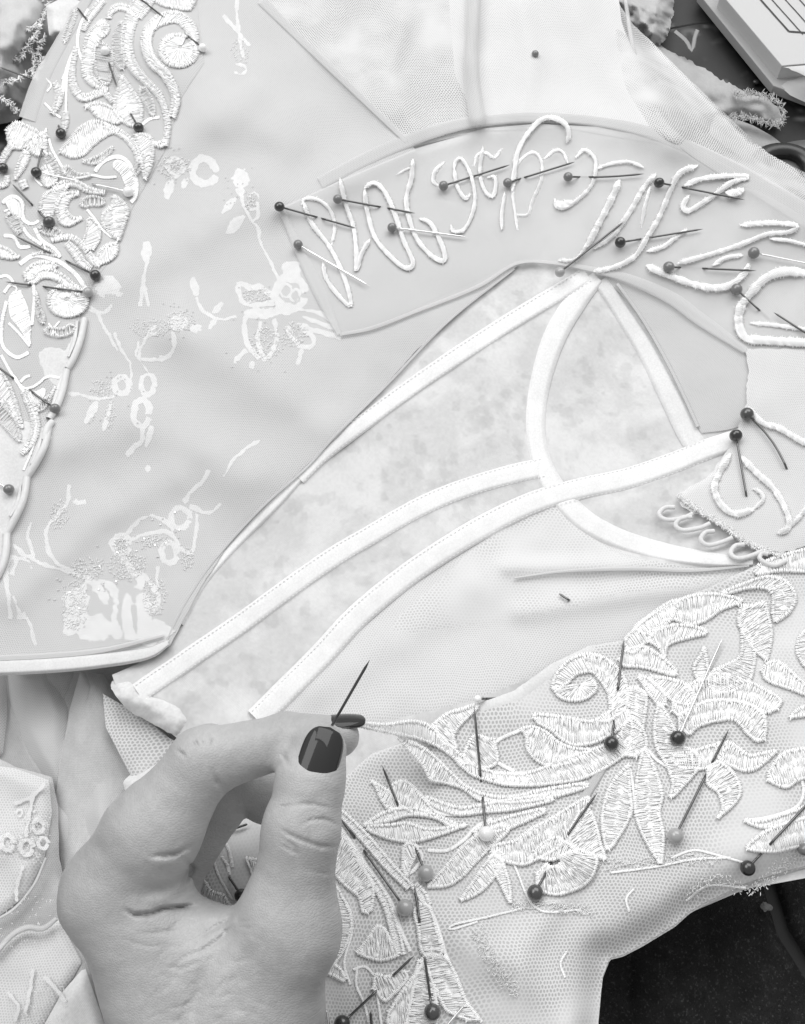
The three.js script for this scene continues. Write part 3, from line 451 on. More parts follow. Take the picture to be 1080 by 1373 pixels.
Y([[489, 254], [492, 279], [502, 316], [521, 341], [543, 359], [554, 352], [541, 321], [529, 285], [516, 257], [502, 245], [489, 252]], 6.8);
Y([[554, 213], [552, 238], [545, 266], [549, 293], [560, 321], [579, 343], [595, 350], [596, 338], [588, 318], [577, 299], [563, 293]], 6.8); Y([[532, 234], [543, 228], [554, 224]], 3.5, 4.2);
Y([[596, 217], [584, 229], [581, 243], [590, 250]], 5.5, 4.3); Y([[609, 227], [611, 217], [619, 213], [631, 233], [637, 263], [633, 288], [622, 308], [608, 310], [605, 302]], 5.5); Y([[609, 225], [613, 249], [624, 266], [631, 260]], 5.5);
Y([[648, 197], [644, 222], [645, 241], [652, 258], [661, 263], [665, 249], [663, 237], [654, 238]], 5.5); Y([[636, 222], [640, 208], [652, 205], [663, 211], [673, 199]], 4.5, 4.2);
Y([[673, 308], [673, 286], [677, 258]], 5); Y([[687, 256], [690, 230], [694, 205], [705, 183], [724, 162], [741, 158], [758, 166], [763, 180], [760, 191]], 7.5);
Y([[694, 308], [691, 286], [688, 261], [691, 227], [702, 211], [716, 204], [726, 216], [726, 241], [713, 272], [708, 288], [691, 288]], 4.6, 4.2); Y([[730, 213], [744, 202], [755, 204], [762, 219]], 4.6, 4.3);
Y([[772, 211], [784, 201], [797, 211], [799, 227], [794, 247], [780, 263], [761, 277], [747, 277], [744, 266]], 5.5); Y([[745, 270], [755, 275], [768, 270]], 11);
Y([[799, 226], [822, 219], [844, 217], [863, 224]], 4.8); Y([[831, 241], [819, 269], [802, 302], [788, 330]], 10); Y([[790, 322], [774, 347], [749, 349]], 5);
Y([[880, 233], [863, 252], [847, 280], [824, 313], [797, 333]], 7.5); Y([[936, 222], [913, 231], [900, 253], [884, 291], [867, 320], [851, 344], [824, 358], [796, 364]], 7.5); Y([[872, 250], [864, 280], [860, 305]], 5, 4.2);
Y([[918, 249], [940, 240], [973, 236], [1004, 237], [982, 244], [960, 260], [936, 276], [922, 283], [916, 276], [924, 262]], 7.5); Y([[973, 258], [985, 259], [998, 254]], 11);
Y([[993, 302], [1029, 299], [1068, 302], [1058, 311], [1029, 314], [996, 327], [956, 340], [924, 349], [909, 353]], 7); Y([[867, 337], [889, 331], [904, 320], [922, 307]], 6);
Y([[867, 356], [884, 364], [907, 373], [933, 382], [960, 386], [982, 381], [1000, 364], [1004, 353]], 10); Y([[956, 356], [973, 346], [996, 342]], 6.5);
Y([[1085, 367], [1053, 364], [1027, 373], [1007, 393], [993, 413], [991, 436], [1000, 453], [1018, 456], [1090, 460]], 13); Y([[1007, 433], [1040, 436], [1090, 443]], 6); Y([[1033, 320], [1060, 323], [1090, 331]], 5);
const cuff = thing('corded_lace_piece', 'sheer piece with white yarn petals and loop fringe at the right edge', 'lace trim');
sheet(cuff, 'organza_base', [[1000, 468], [1003, 500], [1000, 540], [984, 592], [962, 622], [950, 640], [905, 664], [912, 678], [945, 694], [980, 716], [1010, 736], [1040, 745], [1120, 720], [1120, 466]], std(0.72, { alphaMap: hexmm(HEXD, 0.6), transparent: true, opacity: 0.92 }), { off: 4.6, s: 5, rough: 3 });
const Y2 = (pts, w = 6, off = 5.4) => yarn(cuff, 'yarn_cord', pts, w, { off });
Y2([[1003, 546], [1023, 567], [1043, 573], [1064, 585], [1085, 597]], 9); Y2([[980, 608], [966, 632], [958, 654], [968, 677], [986, 689], [1011, 683]], 10); Y2([[1008, 684], [1023, 671], [1021, 661], [1010, 655]], 5.5); Y2([[994, 612], [1015, 634], [1035, 652], [1049, 673], [1058, 695], [1056, 709], [1043, 715]], 9.5); Y2([[1088, 672], [1070, 695], [1056, 709]], 7);
{ const T = new Thread(); for (let i = 0; i < 900; i++) { const q = spline([[905, 668], [930, 686], [965, 708], [1000, 732], [1040, 746]], 60)[Math.floor(rnd() * 61)], a = rnd() * 6.28, l = 2 + 4 * rnd(), h = lie(q[0], q[1]) + 5 * OS; T.stitch([q[0] + rj(4) + 6, q[1] + rj(3) - 3], [q[0] + 6 + Math.cos(a) * l, q[1] - 3 + Math.sin(a) * l], h, h + rj(0.5), 0.5, 0.12, 3); } add(cuff, 'frayed_edge', T.geo(), M.yarn); }
// ---------------------------------------------------------------- embroidered applique on the left
const left = thing('lace_applique', 'long embroidered scrolling lace applique pinned down the left side of the overlay', 'lace applique');
const baseL = [[122, -20], [96, 20], [58, 90], [34, 160], [24, 190], [2, 226], [-40, 250], [-40, 780], [-2, 790], [12, 716], [36, 640], [60, 575], [88, 498], [108, 425], [116, 400], [130, 372], [158, 336], [172, 290], [190, 258], [204, 235], [222, 200], [244, 130], [274, 84], [266, 20], [258, -20]];
sheet(left, 'net_base', baseL, std(0.56, { alphaMap: hexmm(HEXD, 0.8), transparent: true }), { off: 3.9, s: 5, rough: 1 });
strip(left, 'binding', [[122, -8], [100, 28], [76, 70], [54, 112], [38, 160]], [14, 18, 20, 24, 26], M.sheer, { off: 4.0, arch: 0.4 });
sheet(left, 'net_layer', [[-40, 560], [40, 560], [60, 575], [36, 640], [12, 716], [-2, 780], [-40, 780]], M.cloth, { off: 4.1, s: 5, rough: 2 });
sheet(left, 'net_layer', [[48, 470], [66, 462], [88, 468], [104, 440], [106, 428], [90, 500], [76, 520], [60, 506], [52, 490]], M.cloth, { off: 4.2, s: 3, rough: 3 });
const LO = { off: 4.3 };
const ls = (p, w, o = {}) => scroll(left, 'scroll_motif', p, w, { ...LO, ...o }), lm = (A, B, o = {}) => motif(left, 'leaf_motif', A, B, { ...LO, ...o }), lc = (p, w = 4.5, o = {}) => cordLine(left, 'outline_cord', p, w, { ...LO, ...o });
ls([[192, -6], [184, 8], [177, 25], [172, 45], [171, 65], [178, 88], [195, 108], [212, 125], [221, 145], [225, 168], [222, 195]], [16, 17, 16, 14, 13, 12, 9, 7, 6, 6, 5]);
ls([[146, 24], [150, 14], [160, 9], [172, 12], [180, 20]], [5, 7, 8, 8, 8]); ls([[206, -4], [198, 10], [188, 24]], [6, 7, 5]);
ls([[231, 157], [236, 136], [232, 117], [220, 97], [206, 84], [197, 64], [197, 49], [204, 34], [219, 25], [239, 23], [254, 36], [260, 52], [258, 60]], [8, 9, 10, 12, 13, 13, 13, 14, 15, 15, 14, 11, 5]);
{ const o = oval(240, 66, 24, 21, -0.6, 5.2), c = oval(242, 63, 3, 3, -0.6, 5.2); lm(o, c, { gap: 2.2, rims: [1, 0], arch: 0.5 }); ls(oval(240, 66, 23, 20, -0.5, 4.4), [4, 7, 8, 8, 8, 8, 8, 8, 8, 8, 7, 6, 4]); }
lm([[198, -6], [215, 6], [235, 11], [255, 13], [262, 0]], [[205, -16], [225, -12], [240, -12], [252, -12], [256, -8]]);
ls(oval(137, 38, 7, 9, -2.6, 2.4), 5); lm([[132, 30], [118, 45], [113, 62], [110, 84], [113, 104], [126, 116], [144, 122]], [[136, 52], [128, 62], [127, 76], [124, 90], [124, 100], [132, 110], [144, 118]], { gap: 1.9 });
ls([[102, 64], [97, 93], [99, 115], [112, 131], [138, 124], [151, 136]], [5, 6, 8, 9, 7, 5]); lc([[118, 12], [108, 34], [104, 58], [110, 80]], 4); ls([[138, 0], [128, 12], [118, 26], [112, 40]], [8, 10, 8, 5]);
lc([[101, 66], [92, 88], [86, 112], [80, 140]], 6); ls([[74, 110], [79, 124], [77, 140], [70, 152]], [4, 8, 8, 5]); lc([[90, 95], [89, 130], [88, 162]], 3); ls([[88, 150], [88, 162], [86, 175]], [5, 7, 4]); lc([[60, 138], [74, 152], [82, 158]], 3);
lm([[115, 141], [130, 137], [145, 141], [160, 153]], [[122, 147], [132, 158], [148, 164], [158, 166]]); lm([[165, 102], [178, 120], [190, 140], [190, 162]], [[160, 112], [153, 138], [156, 156], [172, 168]], { gap: 1.8 });
lm([[82, 200], [92, 188], [105, 172], [120, 163], [135, 162], [152, 172]], [[84, 206], [95, 211], [112, 208], [128, 193], [145, 181], [158, 177]]); ls([[140, 168], [158, 176], [172, 186], [182, 200], [188, 218]], [7, 8, 8, 7, 5]);
lm([[188, 178], [204, 186], [205, 214], [198, 236]], [[182, 190], [187, 204], [190, 222], [194, 240]], { gap: 1.9 }); lc([[188, 170], [200, 160], [214, 157]], 4); ls([[206, 192], [216, 194], [222, 188]], [4, 7, 5]);
lc([[128, 230], [136, 219], [148, 212], [163, 211], [175, 222], [183, 242], [182, 262], [176, 271]], 5.5); lm([[160, 214], [172, 222], [180, 240], [182, 258]], [[152, 224], [162, 234], [168, 248], [176, 262]], { gap: 2.6, rim: 0, skip: 0.3 });
ls([[73, 254], [88, 246], [102, 246], [120, 255], [140, 258]], [7, 9, 8, 7, 5]); lm([[106, 257], [84, 260], [76, 278], [80, 297], [92, 303], [110, 294]], [[106, 261], [94, 267], [90, 280], [95, 289], [102, 292], [109, 291]]);
lm([[74, 252], [58, 262], [54, 280], [64, 296]], [[92, 250], [80, 268], [72, 284], [70, 292]], { gap: 1.9 }); lm([[56, 226], [66, 222], [74, 236]], [[54, 236], [62, 250], [72, 248]], { gap: 2 });
lm([[155, 262], [168, 272], [172, 285], [167, 302], [161, 320]], [[150, 274], [138, 286], [138, 302], [148, 314], [156, 320]], { gap: 1.6 }); lc([[97, 241], [122, 235], [140, 238], [156, 237]], 3.4); lc([[98, 240], [112, 248], [128, 258], [140, 257]], 5);
lc([[117, 281], [128, 294], [136, 306], [150, 318]], 3.4); lm([[122, 292], [134, 306], [134, 322]], [[116, 310], [112, 322], [116, 334]], { gap: 2.2, rim: 2 });
lc([[27, 354], [44, 343], [64, 345], [83, 353], [102, 368], [116, 388]], 6); lm([[32, 366], [44, 354], [60, 350], [72, 352]], [[44, 374], [54, 364], [66, 360], [74, 360]]); lm([[38, 372], [50, 361], [70, 361], [90, 372], [108, 390]], [[46, 380], [58, 373], [74, 375], [90, 385], [102, 396]]);
{ const o = oval(91, 403, 27, 22, 0, 6.28, 0, 20), c = oval(90, 401, 4, 3, 0, 6.28, 0, 20); lm(o, oval(90, 402, 14, 11, 0, 6.28, 0, 20), { gap: 1.7, rims: [1, 0] }); lm(oval(90, 402, 15, 12, 0, 6.28, 0, 20), c, { gap: 2.4, rim: 0 }); }
lc([[45, 376], [46, 392], [46, 406], [43, 436]], 4.5); lc([[27, 389], [27, 411], [36, 433], [40, 462]], 4.5); lc([[9, 404], [3, 433], [4, 463], [22, 479], [38, 473]], 4.8); lc([[12, 433], [27, 448], [40, 464]], 3.6); lm([[28, 392], [36, 408], [40, 424], [42, 440]], [[12, 400], [14, 424], [26, 440], [36, 456]], { gap: 2.6, rim: 0, skip: 0.3, arch: 0.3 });
ls([[70, 322], [83, 319], [95, 318], [107, 325], [117, 338]], [4, 5, 6, 6, 5]); ls([[90, 326], [101, 338], [110, 352], [122, 360]], [7, 10, 10, 6]); lm([[130, 342], [140, 330], [156, 325], [158, 334]], [[130, 354], [142, 352], [154, 344], [158, 336]]); ls([[118, 340], [126, 350], [134, 356]], [8, 9, 6]);
lc([[30, 303], [39, 316], [56, 328]], 4.5); lc([[47, 306], [56, 322], [74, 334], [81, 345]], 5); lc([[6, 316], [19, 318], [27, 331], [41, 330]], 5); lm([[-6, 328], [8, 332], [20, 340], [26, 344]], [[-6, 342], [6, 346], [16, 347], [24, 346]]);
lc([[4, 272], [14, 264], [26, 266], [31, 276], [30, 292], [40, 300]], 5); lm([[6, 270], [18, 266], [26, 272]], [[14, 284], [22, 294], [28, 292]], { gap: 2.4, rim: 0, skip: 0.25 }); lc([[30, 280], [34, 296], [44, 300], [52, 296]], 4); lc([[-4, 372], [10, 370], [18, 378]], 4); lc([[6, 392], [14, 382], [22, 384]], 4);
lm([[22, 163], [36, 168], [52, 176], [62, 190]], [[12, 192], [24, 200], [40, 196], [52, 208]], { gap: 1.6 }); lm([[34, 186], [50, 182], [60, 176]], [[42, 204], [52, 209], [56, 198]], { gap: 1.8 }); ls([[18, 192], [8, 206], [0, 222]], [7, 7, 5]);
lm([[36, 202], [40, 208], [34, 224], [22, 240]], [[30, 206], [24, 218], [20, 232], [20, 240]], { gap: 2.2 }); lc([[66, 186], [70, 200], [78, 214], [88, 232]], 3.5); lc([[62, 172], [62, 190], [58, 206]], 2.6); ls([[30, 242], [34, 252]], [7, 7]); ls([[-4, 250], [8, 246], [10, 236]], [5, 6, 4]);
ls([[33, 525], [44, 550], [48, 572], [42, 592], [30, 608]], [7, 9, 10, 9, 5]); lm([[2, 497], [15, 520], [24, 545], [31, 573]], [[-4, 530], [6, 545], [18, 560], [28, 573]]); lc([[18, 503], [32, 520], [48, 517], [64, 505], [82, 507]], 3.6); lc([[2, 476], [14, 498], [30, 522], [40, 540]], 4); lc([[28, 512], [34, 506], [40, 504]], 4); lc([[48, 552], [50, 580], [42, 606], [32, 630]], 3); lm([[34, 527], [50, 524], [58, 520]], [[42, 545], [52, 540], [60, 530]], { gap: 2.2, rim: 0, skip: 0.2 });
for (const [A, B] of [[[[128, 62], [127, 82], [130, 102]], [[150, 68], [151, 92], [147, 112]]], [[[160, 30], [152, 50], [152, 76], [160, 92]], [[166, 34], [163, 52], [164, 72], [168, 86]]], [[[196, 118], [206, 136], [208, 152]], [[186, 124], [196, 142], [202, 154]]], [[[122, 212], [136, 206], [150, 196]], [[112, 218], [130, 220], [148, 206]]], [[[92, 222], [104, 232], [120, 232]], [[84, 232], [100, 240], [118, 238]]], [[[112, 266], [124, 262], [138, 266]], [[112, 278], [124, 276], [136, 276]]], [[[20, 286], [30, 300], [28, 312]], [[8, 292], [16, 306], [24, 314]]], [[[58, 300], [72, 304], [84, 312]], [[56, 312], [68, 316], [78, 318]]], [[[52, 338], [64, 334], [76, 340]], [[44, 342], [58, 341], [72, 344]]], [[[50, 392], [54, 410], [60, 424]], [[48, 412], [50, 424], [56, 434]]], [[[66, 438], [82, 440], [96, 434]], [[62, 448], [80, 452], [98, 446]]], [[[8, 536], [20, 560], [28, 584]], [[-4, 560], [10, 578], [24, 592]]], [[[56, 536], [66, 530], [74, 518]], [[52, 552], [62, 546], [70, 532]]], [[[98, 14], [90, 34], [84, 54]], [[104, 20], [98, 38], [90, 56]]], [[[68, 206], [76, 218], [80, 234]], [[60, 212], [66, 226], [72, 238]]], [[[196, 206], [192, 220], [186, 232]], [[184, 214], [182, 224], [180, 234]]]]) lm(A, B, { gap: 2.1, rim: 3.2, skip: 0.3, r: 0.11, fill: false });
for (let i = 0; i < 16; i++) { const x = 4 + rnd() * 100, y = 40 + rnd() * 420; if (sdfPoly(baseL)(x, y) > 8) lc([[x, y], [x + rj(8), y + 5 + rnd() * 6], [x + rj(12), y + 14 + rnd() * 6]], 2.4); }
for (const s of [[[114, 428], [108, 456], [99, 480], [91, 494]], [[90, 496], [84, 524], [76, 546], [66, 562]], [[66, 572], [60, 598], [48, 622], [36, 640]], [[37, 638], [32, 668], [22, 692], [8, 718]], [[10, 712], [8, 742], [2, 762], [-10, 785]], [[70, 566], [64, 574], [60, 590]]]) {
  const c = spline(s, 24).map((p, i) => new THREE.Vector3(...P(p[0], p[1], lie(p[0], p[1]) + 4.2 * OS + 0.7 * Math.sin(Math.PI * i / 24)))), g = new THREE.TubeGeometry(new THREE.CatmullRomCurve3(c), 40, 0.0010, 12), p = g.attributes.position;
  add(left, 'piping_cord', g, M.tape);
}
for (const s of [[[104, 430], [100, 456], [92, 478]], [[84, 500], [76, 528], [70, 546]], [[58, 580], [50, 604], [42, 622]], [[28, 650], [24, 672], [14, 692]]]) strip(left, 'piping_edge', s, [4, 7, 4], M.binding, { off: 4.2, arch: 0.5 });
// ---------------------------------------------------------------- embroidered applique at the lower right
const right = thing('lace_applique', 'heavily embroidered leafy lace applique at lower right, its tip lifted by the fingers', 'lace applique');
const baseR = [[462, 1042], [500, 1010], [540, 996], [572, 985], [585, 972], [610, 956], [640, 944], [690, 926], [740, 890], [790, 866], [838, 858], [860, 838], [900, 806], [950, 788], [1010, 760], [1050, 742], [1120, 732], [1120, 1150], [1060, 1166], [1000, 1184], [950, 1208], [925, 1222], [905, 1240], [862, 1266], [835, 1280], [818, 1284], [808, 1310], [800, 1400], [250, 1400], [255, 1200], [258, 1130], [300, 1100], [360, 1060], [440, 1060]];
sheet(right, 'net_base', baseR, M.net, { off: 3.4, s: 5, rough: 1.2 });
sheet(right, 'net_layer', baseR.map(([x, y]) => [x, y + 3]), std(0.58, { alphaMap: hexmm(HEXD, 1.2), transparent: true, map: rep(plain, 50) }), { off: 2.5, s: 6 });
sheet(right, 'edge_fold', [[640, 944], [690, 926], [740, 890], [790, 866], [800, 872], [750, 902], [700, 938], [668, 948], [645, 955]], M.binding, { off: 3.9, s: 3 });
strip(right, 'hem_tape', [[808, 1030], [790, 1060], [772, 1090], [760, 1120]], [14, 14, 12, 8], M.sheer, { off: 3.8, arch: 0.5 });
const RO = { off: 3.9, gap: 1.45 };
const rm = (A, B, o = {}) => motif(right, 'leaf_motif', A, B, { ...RO, ...o }), rs = (p, w, o = {}) => scroll(right, 'scroll_motif', p, w, { ...RO, ...o }), rc = (p, w = 4.5, o = {}) => cordLine(right, 'outline_cord', p, w, { ...RO, ...o });
const lifted = (u, v) => lie(u, v) + 40 * Math.pow(step(600, 470, u), 1.5);
sheet(right, 'lifted_net', [[520, 974], [556, 968], [584, 980], [600, 1000], [560, 1000], [535, 990]], M.net, { height: (u, v) => lifted(u, v) + 3.0 * OS, s: 3 });
rm([[478, 968], [517, 971], [545, 967], [565, 968], [581, 976], [596, 990], [610, 1004], [622, 1014], [640, 1027], [661, 1034], [680, 1037], [705, 1037]], [[478, 973], [508, 980], [532, 985], [560, 991], [584, 1000], [606, 1015], [621, 1030], [637, 1041], [665, 1050], [680, 1053], [705, 1052]], { base: lifted, gap: 1.2, skip: 0.02 });
rm([[665, 1036], [710, 1035], [752, 1018], [790, 1006], [826, 990], [842, 955], [840, 925]], [[668, 1050], [700, 1054], [740, 1051], [785, 1043], [828, 1020], [858, 990], [868, 935]], { gap: 1.3 });
rm([[580, 975], [592, 962], [605, 954], [620, 950], [636, 944]], [[613, 1004], [609, 990], [614, 977], [626, 964], [640, 951]]); rm([[622, 1010], [632, 990], [640, 985], [655, 990]], [[640, 1028], [655, 1030], [668, 1020], [665, 998]], { gap: 1.7 });
rm([[534, 988], [558, 997], [576, 1008], [593, 1023], [608, 1038], [624, 1052], [643, 1062], [665, 1067], [690, 1067], [730, 1058], [780, 1050]], [[536, 992], [550, 1008], [567, 1027], [578, 1046], [595, 1050], [617, 1056], [628, 1063], [647, 1074], [690, 1077], [735, 1071], [785, 1057]], { base: (u, v) => lie(u, v) + 9 * step(600, 530, u) });
rm([[574, 1068], [597, 1077], [620, 1082], [646, 1078], [680, 1072], [725, 1066]], [[572, 1074], [588, 1085], [615, 1093], [646, 1090], [688, 1086], [740, 1074]]); rc([[547, 1053], [560, 1061], [573, 1077], [588, 1089], [610, 1092], [630, 1088]], 5.5);
rm([[499, 1046], [512, 1054], [525, 1062], [536, 1078]], [[504, 1056], [511, 1072], [520, 1084], [536, 1086]]); rm([[527, 1051], [541, 1046], [553, 1052], [563, 1064], [578, 1082]], [[527, 1070], [540, 1082], [552, 1090], [562, 1092], [574, 1092]]);
rm([[489, 1105], [512, 1090], [535, 1083], [556, 1083], [585, 1092], [612, 1104]], [[496, 1106], [522, 1101], [545, 1094], [565, 1094], [585, 1098], [604, 1108]]); rm([[495, 1107], [525, 1105], [548, 1103], [575, 1111], [612, 1107]], [[498, 1116], [525, 1126], [555, 1129], [590, 1120], [625, 1107]]);
rm([[574, 1186], [588, 1172], [605, 1152], [622, 1133], [645, 1116], [672, 1106]], [[574, 1190], [600, 1188], [620, 1176], [640, 1155], [660, 1135], [682, 1115]]); rm([[617, 1205], [635, 1180], [650, 1158], [668, 1140]], [[619, 1208], [640, 1199], [658, 1183], [674, 1160]]); rm([[683, 1210], [671, 1185], [661, 1165], [655, 1150]], [[686, 1210], [685, 1190], [680, 1170], [672, 1150]]);
rm([[664, 1132], [690, 1127], [710, 1112], [735, 1099], [760, 1084], [788, 1068]], [[668, 1152], [700, 1160], [722, 1152], [745, 1140], [765, 1125], [782, 1104]]); rm([[640, 1110], [670, 1098], [700, 1090], [726, 1084]], [[640, 1120], [675, 1114], [705, 1102], [730, 1090]]); rc([[574, 1140], [600, 1140], [622, 1126], [640, 1108], [660, 1098]], 5); rc([[555, 1130], [566, 1150], [548, 1172], [546, 1148], [540, 1135]], 5); rm([[540, 1140], [546, 1130], [556, 1132]], [[546, 1175], [552, 1160], [560, 1145]]);
rm([[790, 1084], [800, 1105], [806, 1130], [813, 1150]], [[766, 1110], [764, 1130], [775, 1142], [802, 1150]]); rm([[800, 1148], [798, 1168], [787, 1184], [770, 1194], [745, 1200], [722, 1192]], [[752, 1146], [753, 1155], [750, 1159], [745, 1161], [738, 1162], [733, 1158]], { arch: 1.4, base: (u, v) => lie(u, v) + 2.5 * Math.exp(-(((u - 770) / 30) ** 2 + ((v - 1160) / 26) ** 2)) }); rm([[728, 1130], [745, 1122], [762, 1130], [772, 1142]], [[720, 1150], [738, 1154], [750, 1152], [760, 1152]]);
rm([[841, 1026], [820, 1050], [809, 1080], [807, 1105], [812, 1136]], [[844, 1030], [846, 1060], [848, 1085], [840, 1106], [824, 1132]]); rm([[863, 1000], [856, 1030], [852, 1060], [852, 1090], [862, 1120], [884, 1158]], [[866, 1002], [879, 1030], [889, 1064], [885, 1090], [891, 1120], [888, 1158]]); rc([[845, 1030], [850, 1060], [853, 1090], [868, 1120], [886, 1156]], 4);
rm([[882, 945], [877, 975], [880, 1002], [894, 1027], [902, 1051], [898, 1067]], [[889, 947], [903, 971], [914, 998], [933, 1007], [939, 1027], [908, 1064]], { gap: 1.4 }); rc([[866, 1002], [880, 1018], [896, 1030], [903, 1050], [898, 1068]], 4);
rm([[925, 985], [936, 975], [958, 968], [985, 966], [1003, 985], [1016, 994]], [[912, 958], [934, 945], [962, 938], [1000, 942], [1024, 956], [1028, 975]]); rm([[912, 960], [934, 946], [962, 939], [1000, 943], [1026, 956]], [[905, 935], [930, 915], [962, 902], [1002, 912], [1046, 936]]);
rm([[972, 994], [985, 998], [1005, 1012], [1020, 1010], [1040, 1006]], [[962, 1016], [980, 1027], [1000, 1034], [1018, 1029], [1037, 1012]]); rm([[964, 1020], [985, 1037], [994, 1060], [985, 1078], [964, 1096]], [[948, 1050], [962, 1062], [968, 1077], [968, 1086], [962, 1096]]); rm([[906, 1010], [930, 1006], [958, 998], [972, 994]], [[912, 1030], [932, 1032], [950, 1030], [964, 1020]], { gap: 1.7 });
rm([[1032, 1032], [1050, 1010], [1072, 1004], [1090, 1004]], [[1040, 1052], [1056, 1056], [1072, 1046], [1090, 1040]], { gap: 1.7 }); rc([[1072, 1036], [1078, 1058], [1072, 1078], [1052, 1090], [1020, 1098], [1000, 1100]], 4.5); rm([[1002, 1134], [1020, 1118], [1045, 1106], [1090, 1094]], [[1010, 1141], [1035, 1143], [1055, 1140], [1090, 1128]], { gap: 1.7, arch: 1.2 }); rm([[1000, 1098], [1020, 1100], [1050, 1092], [1090, 1078]], [[1004, 1104], [1024, 1110], [1052, 1106], [1090, 1094]], { gap: 2.2 });
rm([[740, 922], [747, 901], [764, 884], [786, 876], [808, 880], [827, 893], [839, 910], [842, 929], [838, 953]], [[764, 914], [771, 906], [782, 902], [795, 902], [806, 914], [814, 927], [817, 940], [816, 955], [804, 967]]); rm([[741, 921], [747, 932], [760, 939], [780, 939], [795, 931], [801, 920], [793, 910]], [[774, 918], [775, 920], [776, 922], [777, 922], [778, 921], [779, 919], [778, 917]], { gap: 1.7, rims: [1, 0] });
rm([[718, 957], [745, 959], [770, 963], [795, 966], [817, 954], [838, 950]], [[722, 970], [740, 980], [755, 993], [775, 1000], [808, 992], [842, 968]]); rm([[700, 976], [716, 974], [735, 982], [750, 995], [770, 1002], [790, 1004]], [[705, 988], [707, 1005], [720, 1020], [740, 1028], [770, 1022], [792, 1008]]); rc([[700, 978], [664, 996], [666, 1020], [690, 1034]], 5);
rm([[853, 838], [895, 812], [929, 798], [964, 796], [995, 804]], [[872, 850], [899, 831], [925, 838], [947, 832], [968, 818]]); rm([[838, 858], [852, 842], [880, 818], [906, 804]], [[850, 876], [866, 862], [884, 845], [900, 832]]); rm([[872, 850], [890, 840], [915, 837], [942, 842], [949, 848]], [[884, 870], [892, 882], [896, 866], [915, 858], [946, 851]]);
rm([[838, 872], [862, 866], [888, 880], [906, 897]], [[836, 893], [860, 895], [885, 901], [903, 906]]); rm([[936, 912], [930, 895], [938, 880], [944, 867]], [[952, 906], [950, 893], [948, 880], [946, 868]]); rm([[991, 820], [990, 836], [998, 852], [1010, 870], [1024, 882]], [[1010, 811], [1026, 807], [1031, 825], [1036, 850], [1030, 882]]);
rm([[970, 793], [1000, 781], [1030, 772], [1056, 780], [1068, 800], [1060, 820], [1042, 834]], [[976, 796], [1005, 789], [1028, 790], [1036, 800], [1036, 815], [1036, 824], [1039, 833]]); rm([[995, 845], [993, 878], [976, 890], [955, 900], [950, 918]], [[1005, 848], [1013, 875], [1011, 896], [1005, 914], [982, 928]]); rm([[1030, 888], [1045, 887], [1062, 900], [1090, 926]], [[1028, 912], [1050, 921], [1065, 926], [1090, 936]]);
rm([[1074, 850], [1068, 872], [1078, 892]], [[1095, 850], [1095, 872], [1095, 892]]); rm([[1018, 757], [1045, 745], [1095, 734]], [[1018, 771], [1045, 766], [1095, 766]], { gap: 1.7 }); rm([[890, 908], [908, 912], [925, 920], [932, 935]], [[870, 912], [888, 928], [905, 942], [925, 945]]); rm([[858, 905], [876, 912], [892, 930]], [[862, 918], [874, 935], [886, 948]]); rm([[846, 960], [862, 975], [868, 1000]], [[848, 985], [842, 1000], [838, 1012]], { gap: 1.8 });
rm([[1060, 960], [1075, 948], [1095, 946]], [[1066, 962], [1080, 960], [1095, 960]]);
// lower left run, beside and behind the hand
rs([[452, 1086], [465, 1098], [491, 1125], [519, 1158], [549, 1189]], [8, 10, 12, 12, 10]); rc([[458, 1110], [486, 1152], [510, 1185], [528, 1217], [536, 1242], [550, 1275]], 5); rs([[478, 1150], [504, 1185], [520, 1215], [530, 1250], [538, 1280]], [6, 10, 11, 12, 10]);
rm([[458, 1116], [480, 1150], [500, 1184], [500, 1216]], [[448, 1168], [462, 1187], [480, 1202], [486, 1222]], { gap: 1.7 }); rm([[448, 1190], [442, 1230], [434, 1262], [430, 1300]], [[456, 1195], [472, 1232], [466, 1264], [452, 1290]], { gap: 2.2, rim: 3 }); rc([[455, 1195], [470, 1222], [472, 1250], [462, 1290], [470, 1320]], 3.5); rm([[434, 1288], [446, 1290], [458, 1300]], [[436, 1304], [448, 1310], [460, 1316]], { gap: 2 });
rm([[478, 1276], [490, 1262], [504, 1242], [516, 1245], [527, 1264]], [[480, 1279], [495, 1285], [508, 1288], [518, 1287], [531, 1283]]); rm([[555, 1222], [560, 1245], [565, 1276]], [[577, 1216], [587, 1250], [594, 1276]], { gap: 1.8 }); rm([[566, 1286], [576, 1310], [590, 1340], [600, 1356]], [[600, 1285], [613, 1311], [626, 1342], [643, 1366]], { gap: 1.8 }); rc([[575, 1212], [588, 1246], [600, 1285], [613, 1311], [626, 1344], [646, 1370]], 5);
rm([[560, 1290], [553, 1330], [545, 1380]], [[576, 1300], [586, 1340], [584, 1380]], { gap: 1.8 }); rm([[504, 1306], [520, 1309], [536, 1300]], [[514, 1342], [526, 1336], [546, 1314]], { gap: 1.7, skip: 0.15 }); rs([[556, 1186], [566, 1200], [574, 1214]], [10, 12, 8]); rm([[538, 1330], [560, 1300], [566, 1290]], [[520, 1373], [545, 1373], [552, 1330]], { gap: 2.4, skip: 0.2 });
for (const s of [[[480, 1296], [478, 1320], [490, 1350], [496, 1380]], [[500, 1310], [506, 1335], [512, 1376]], [[474, 1300], [490, 1296], [504, 1310]]]) rc(s, 3.4);
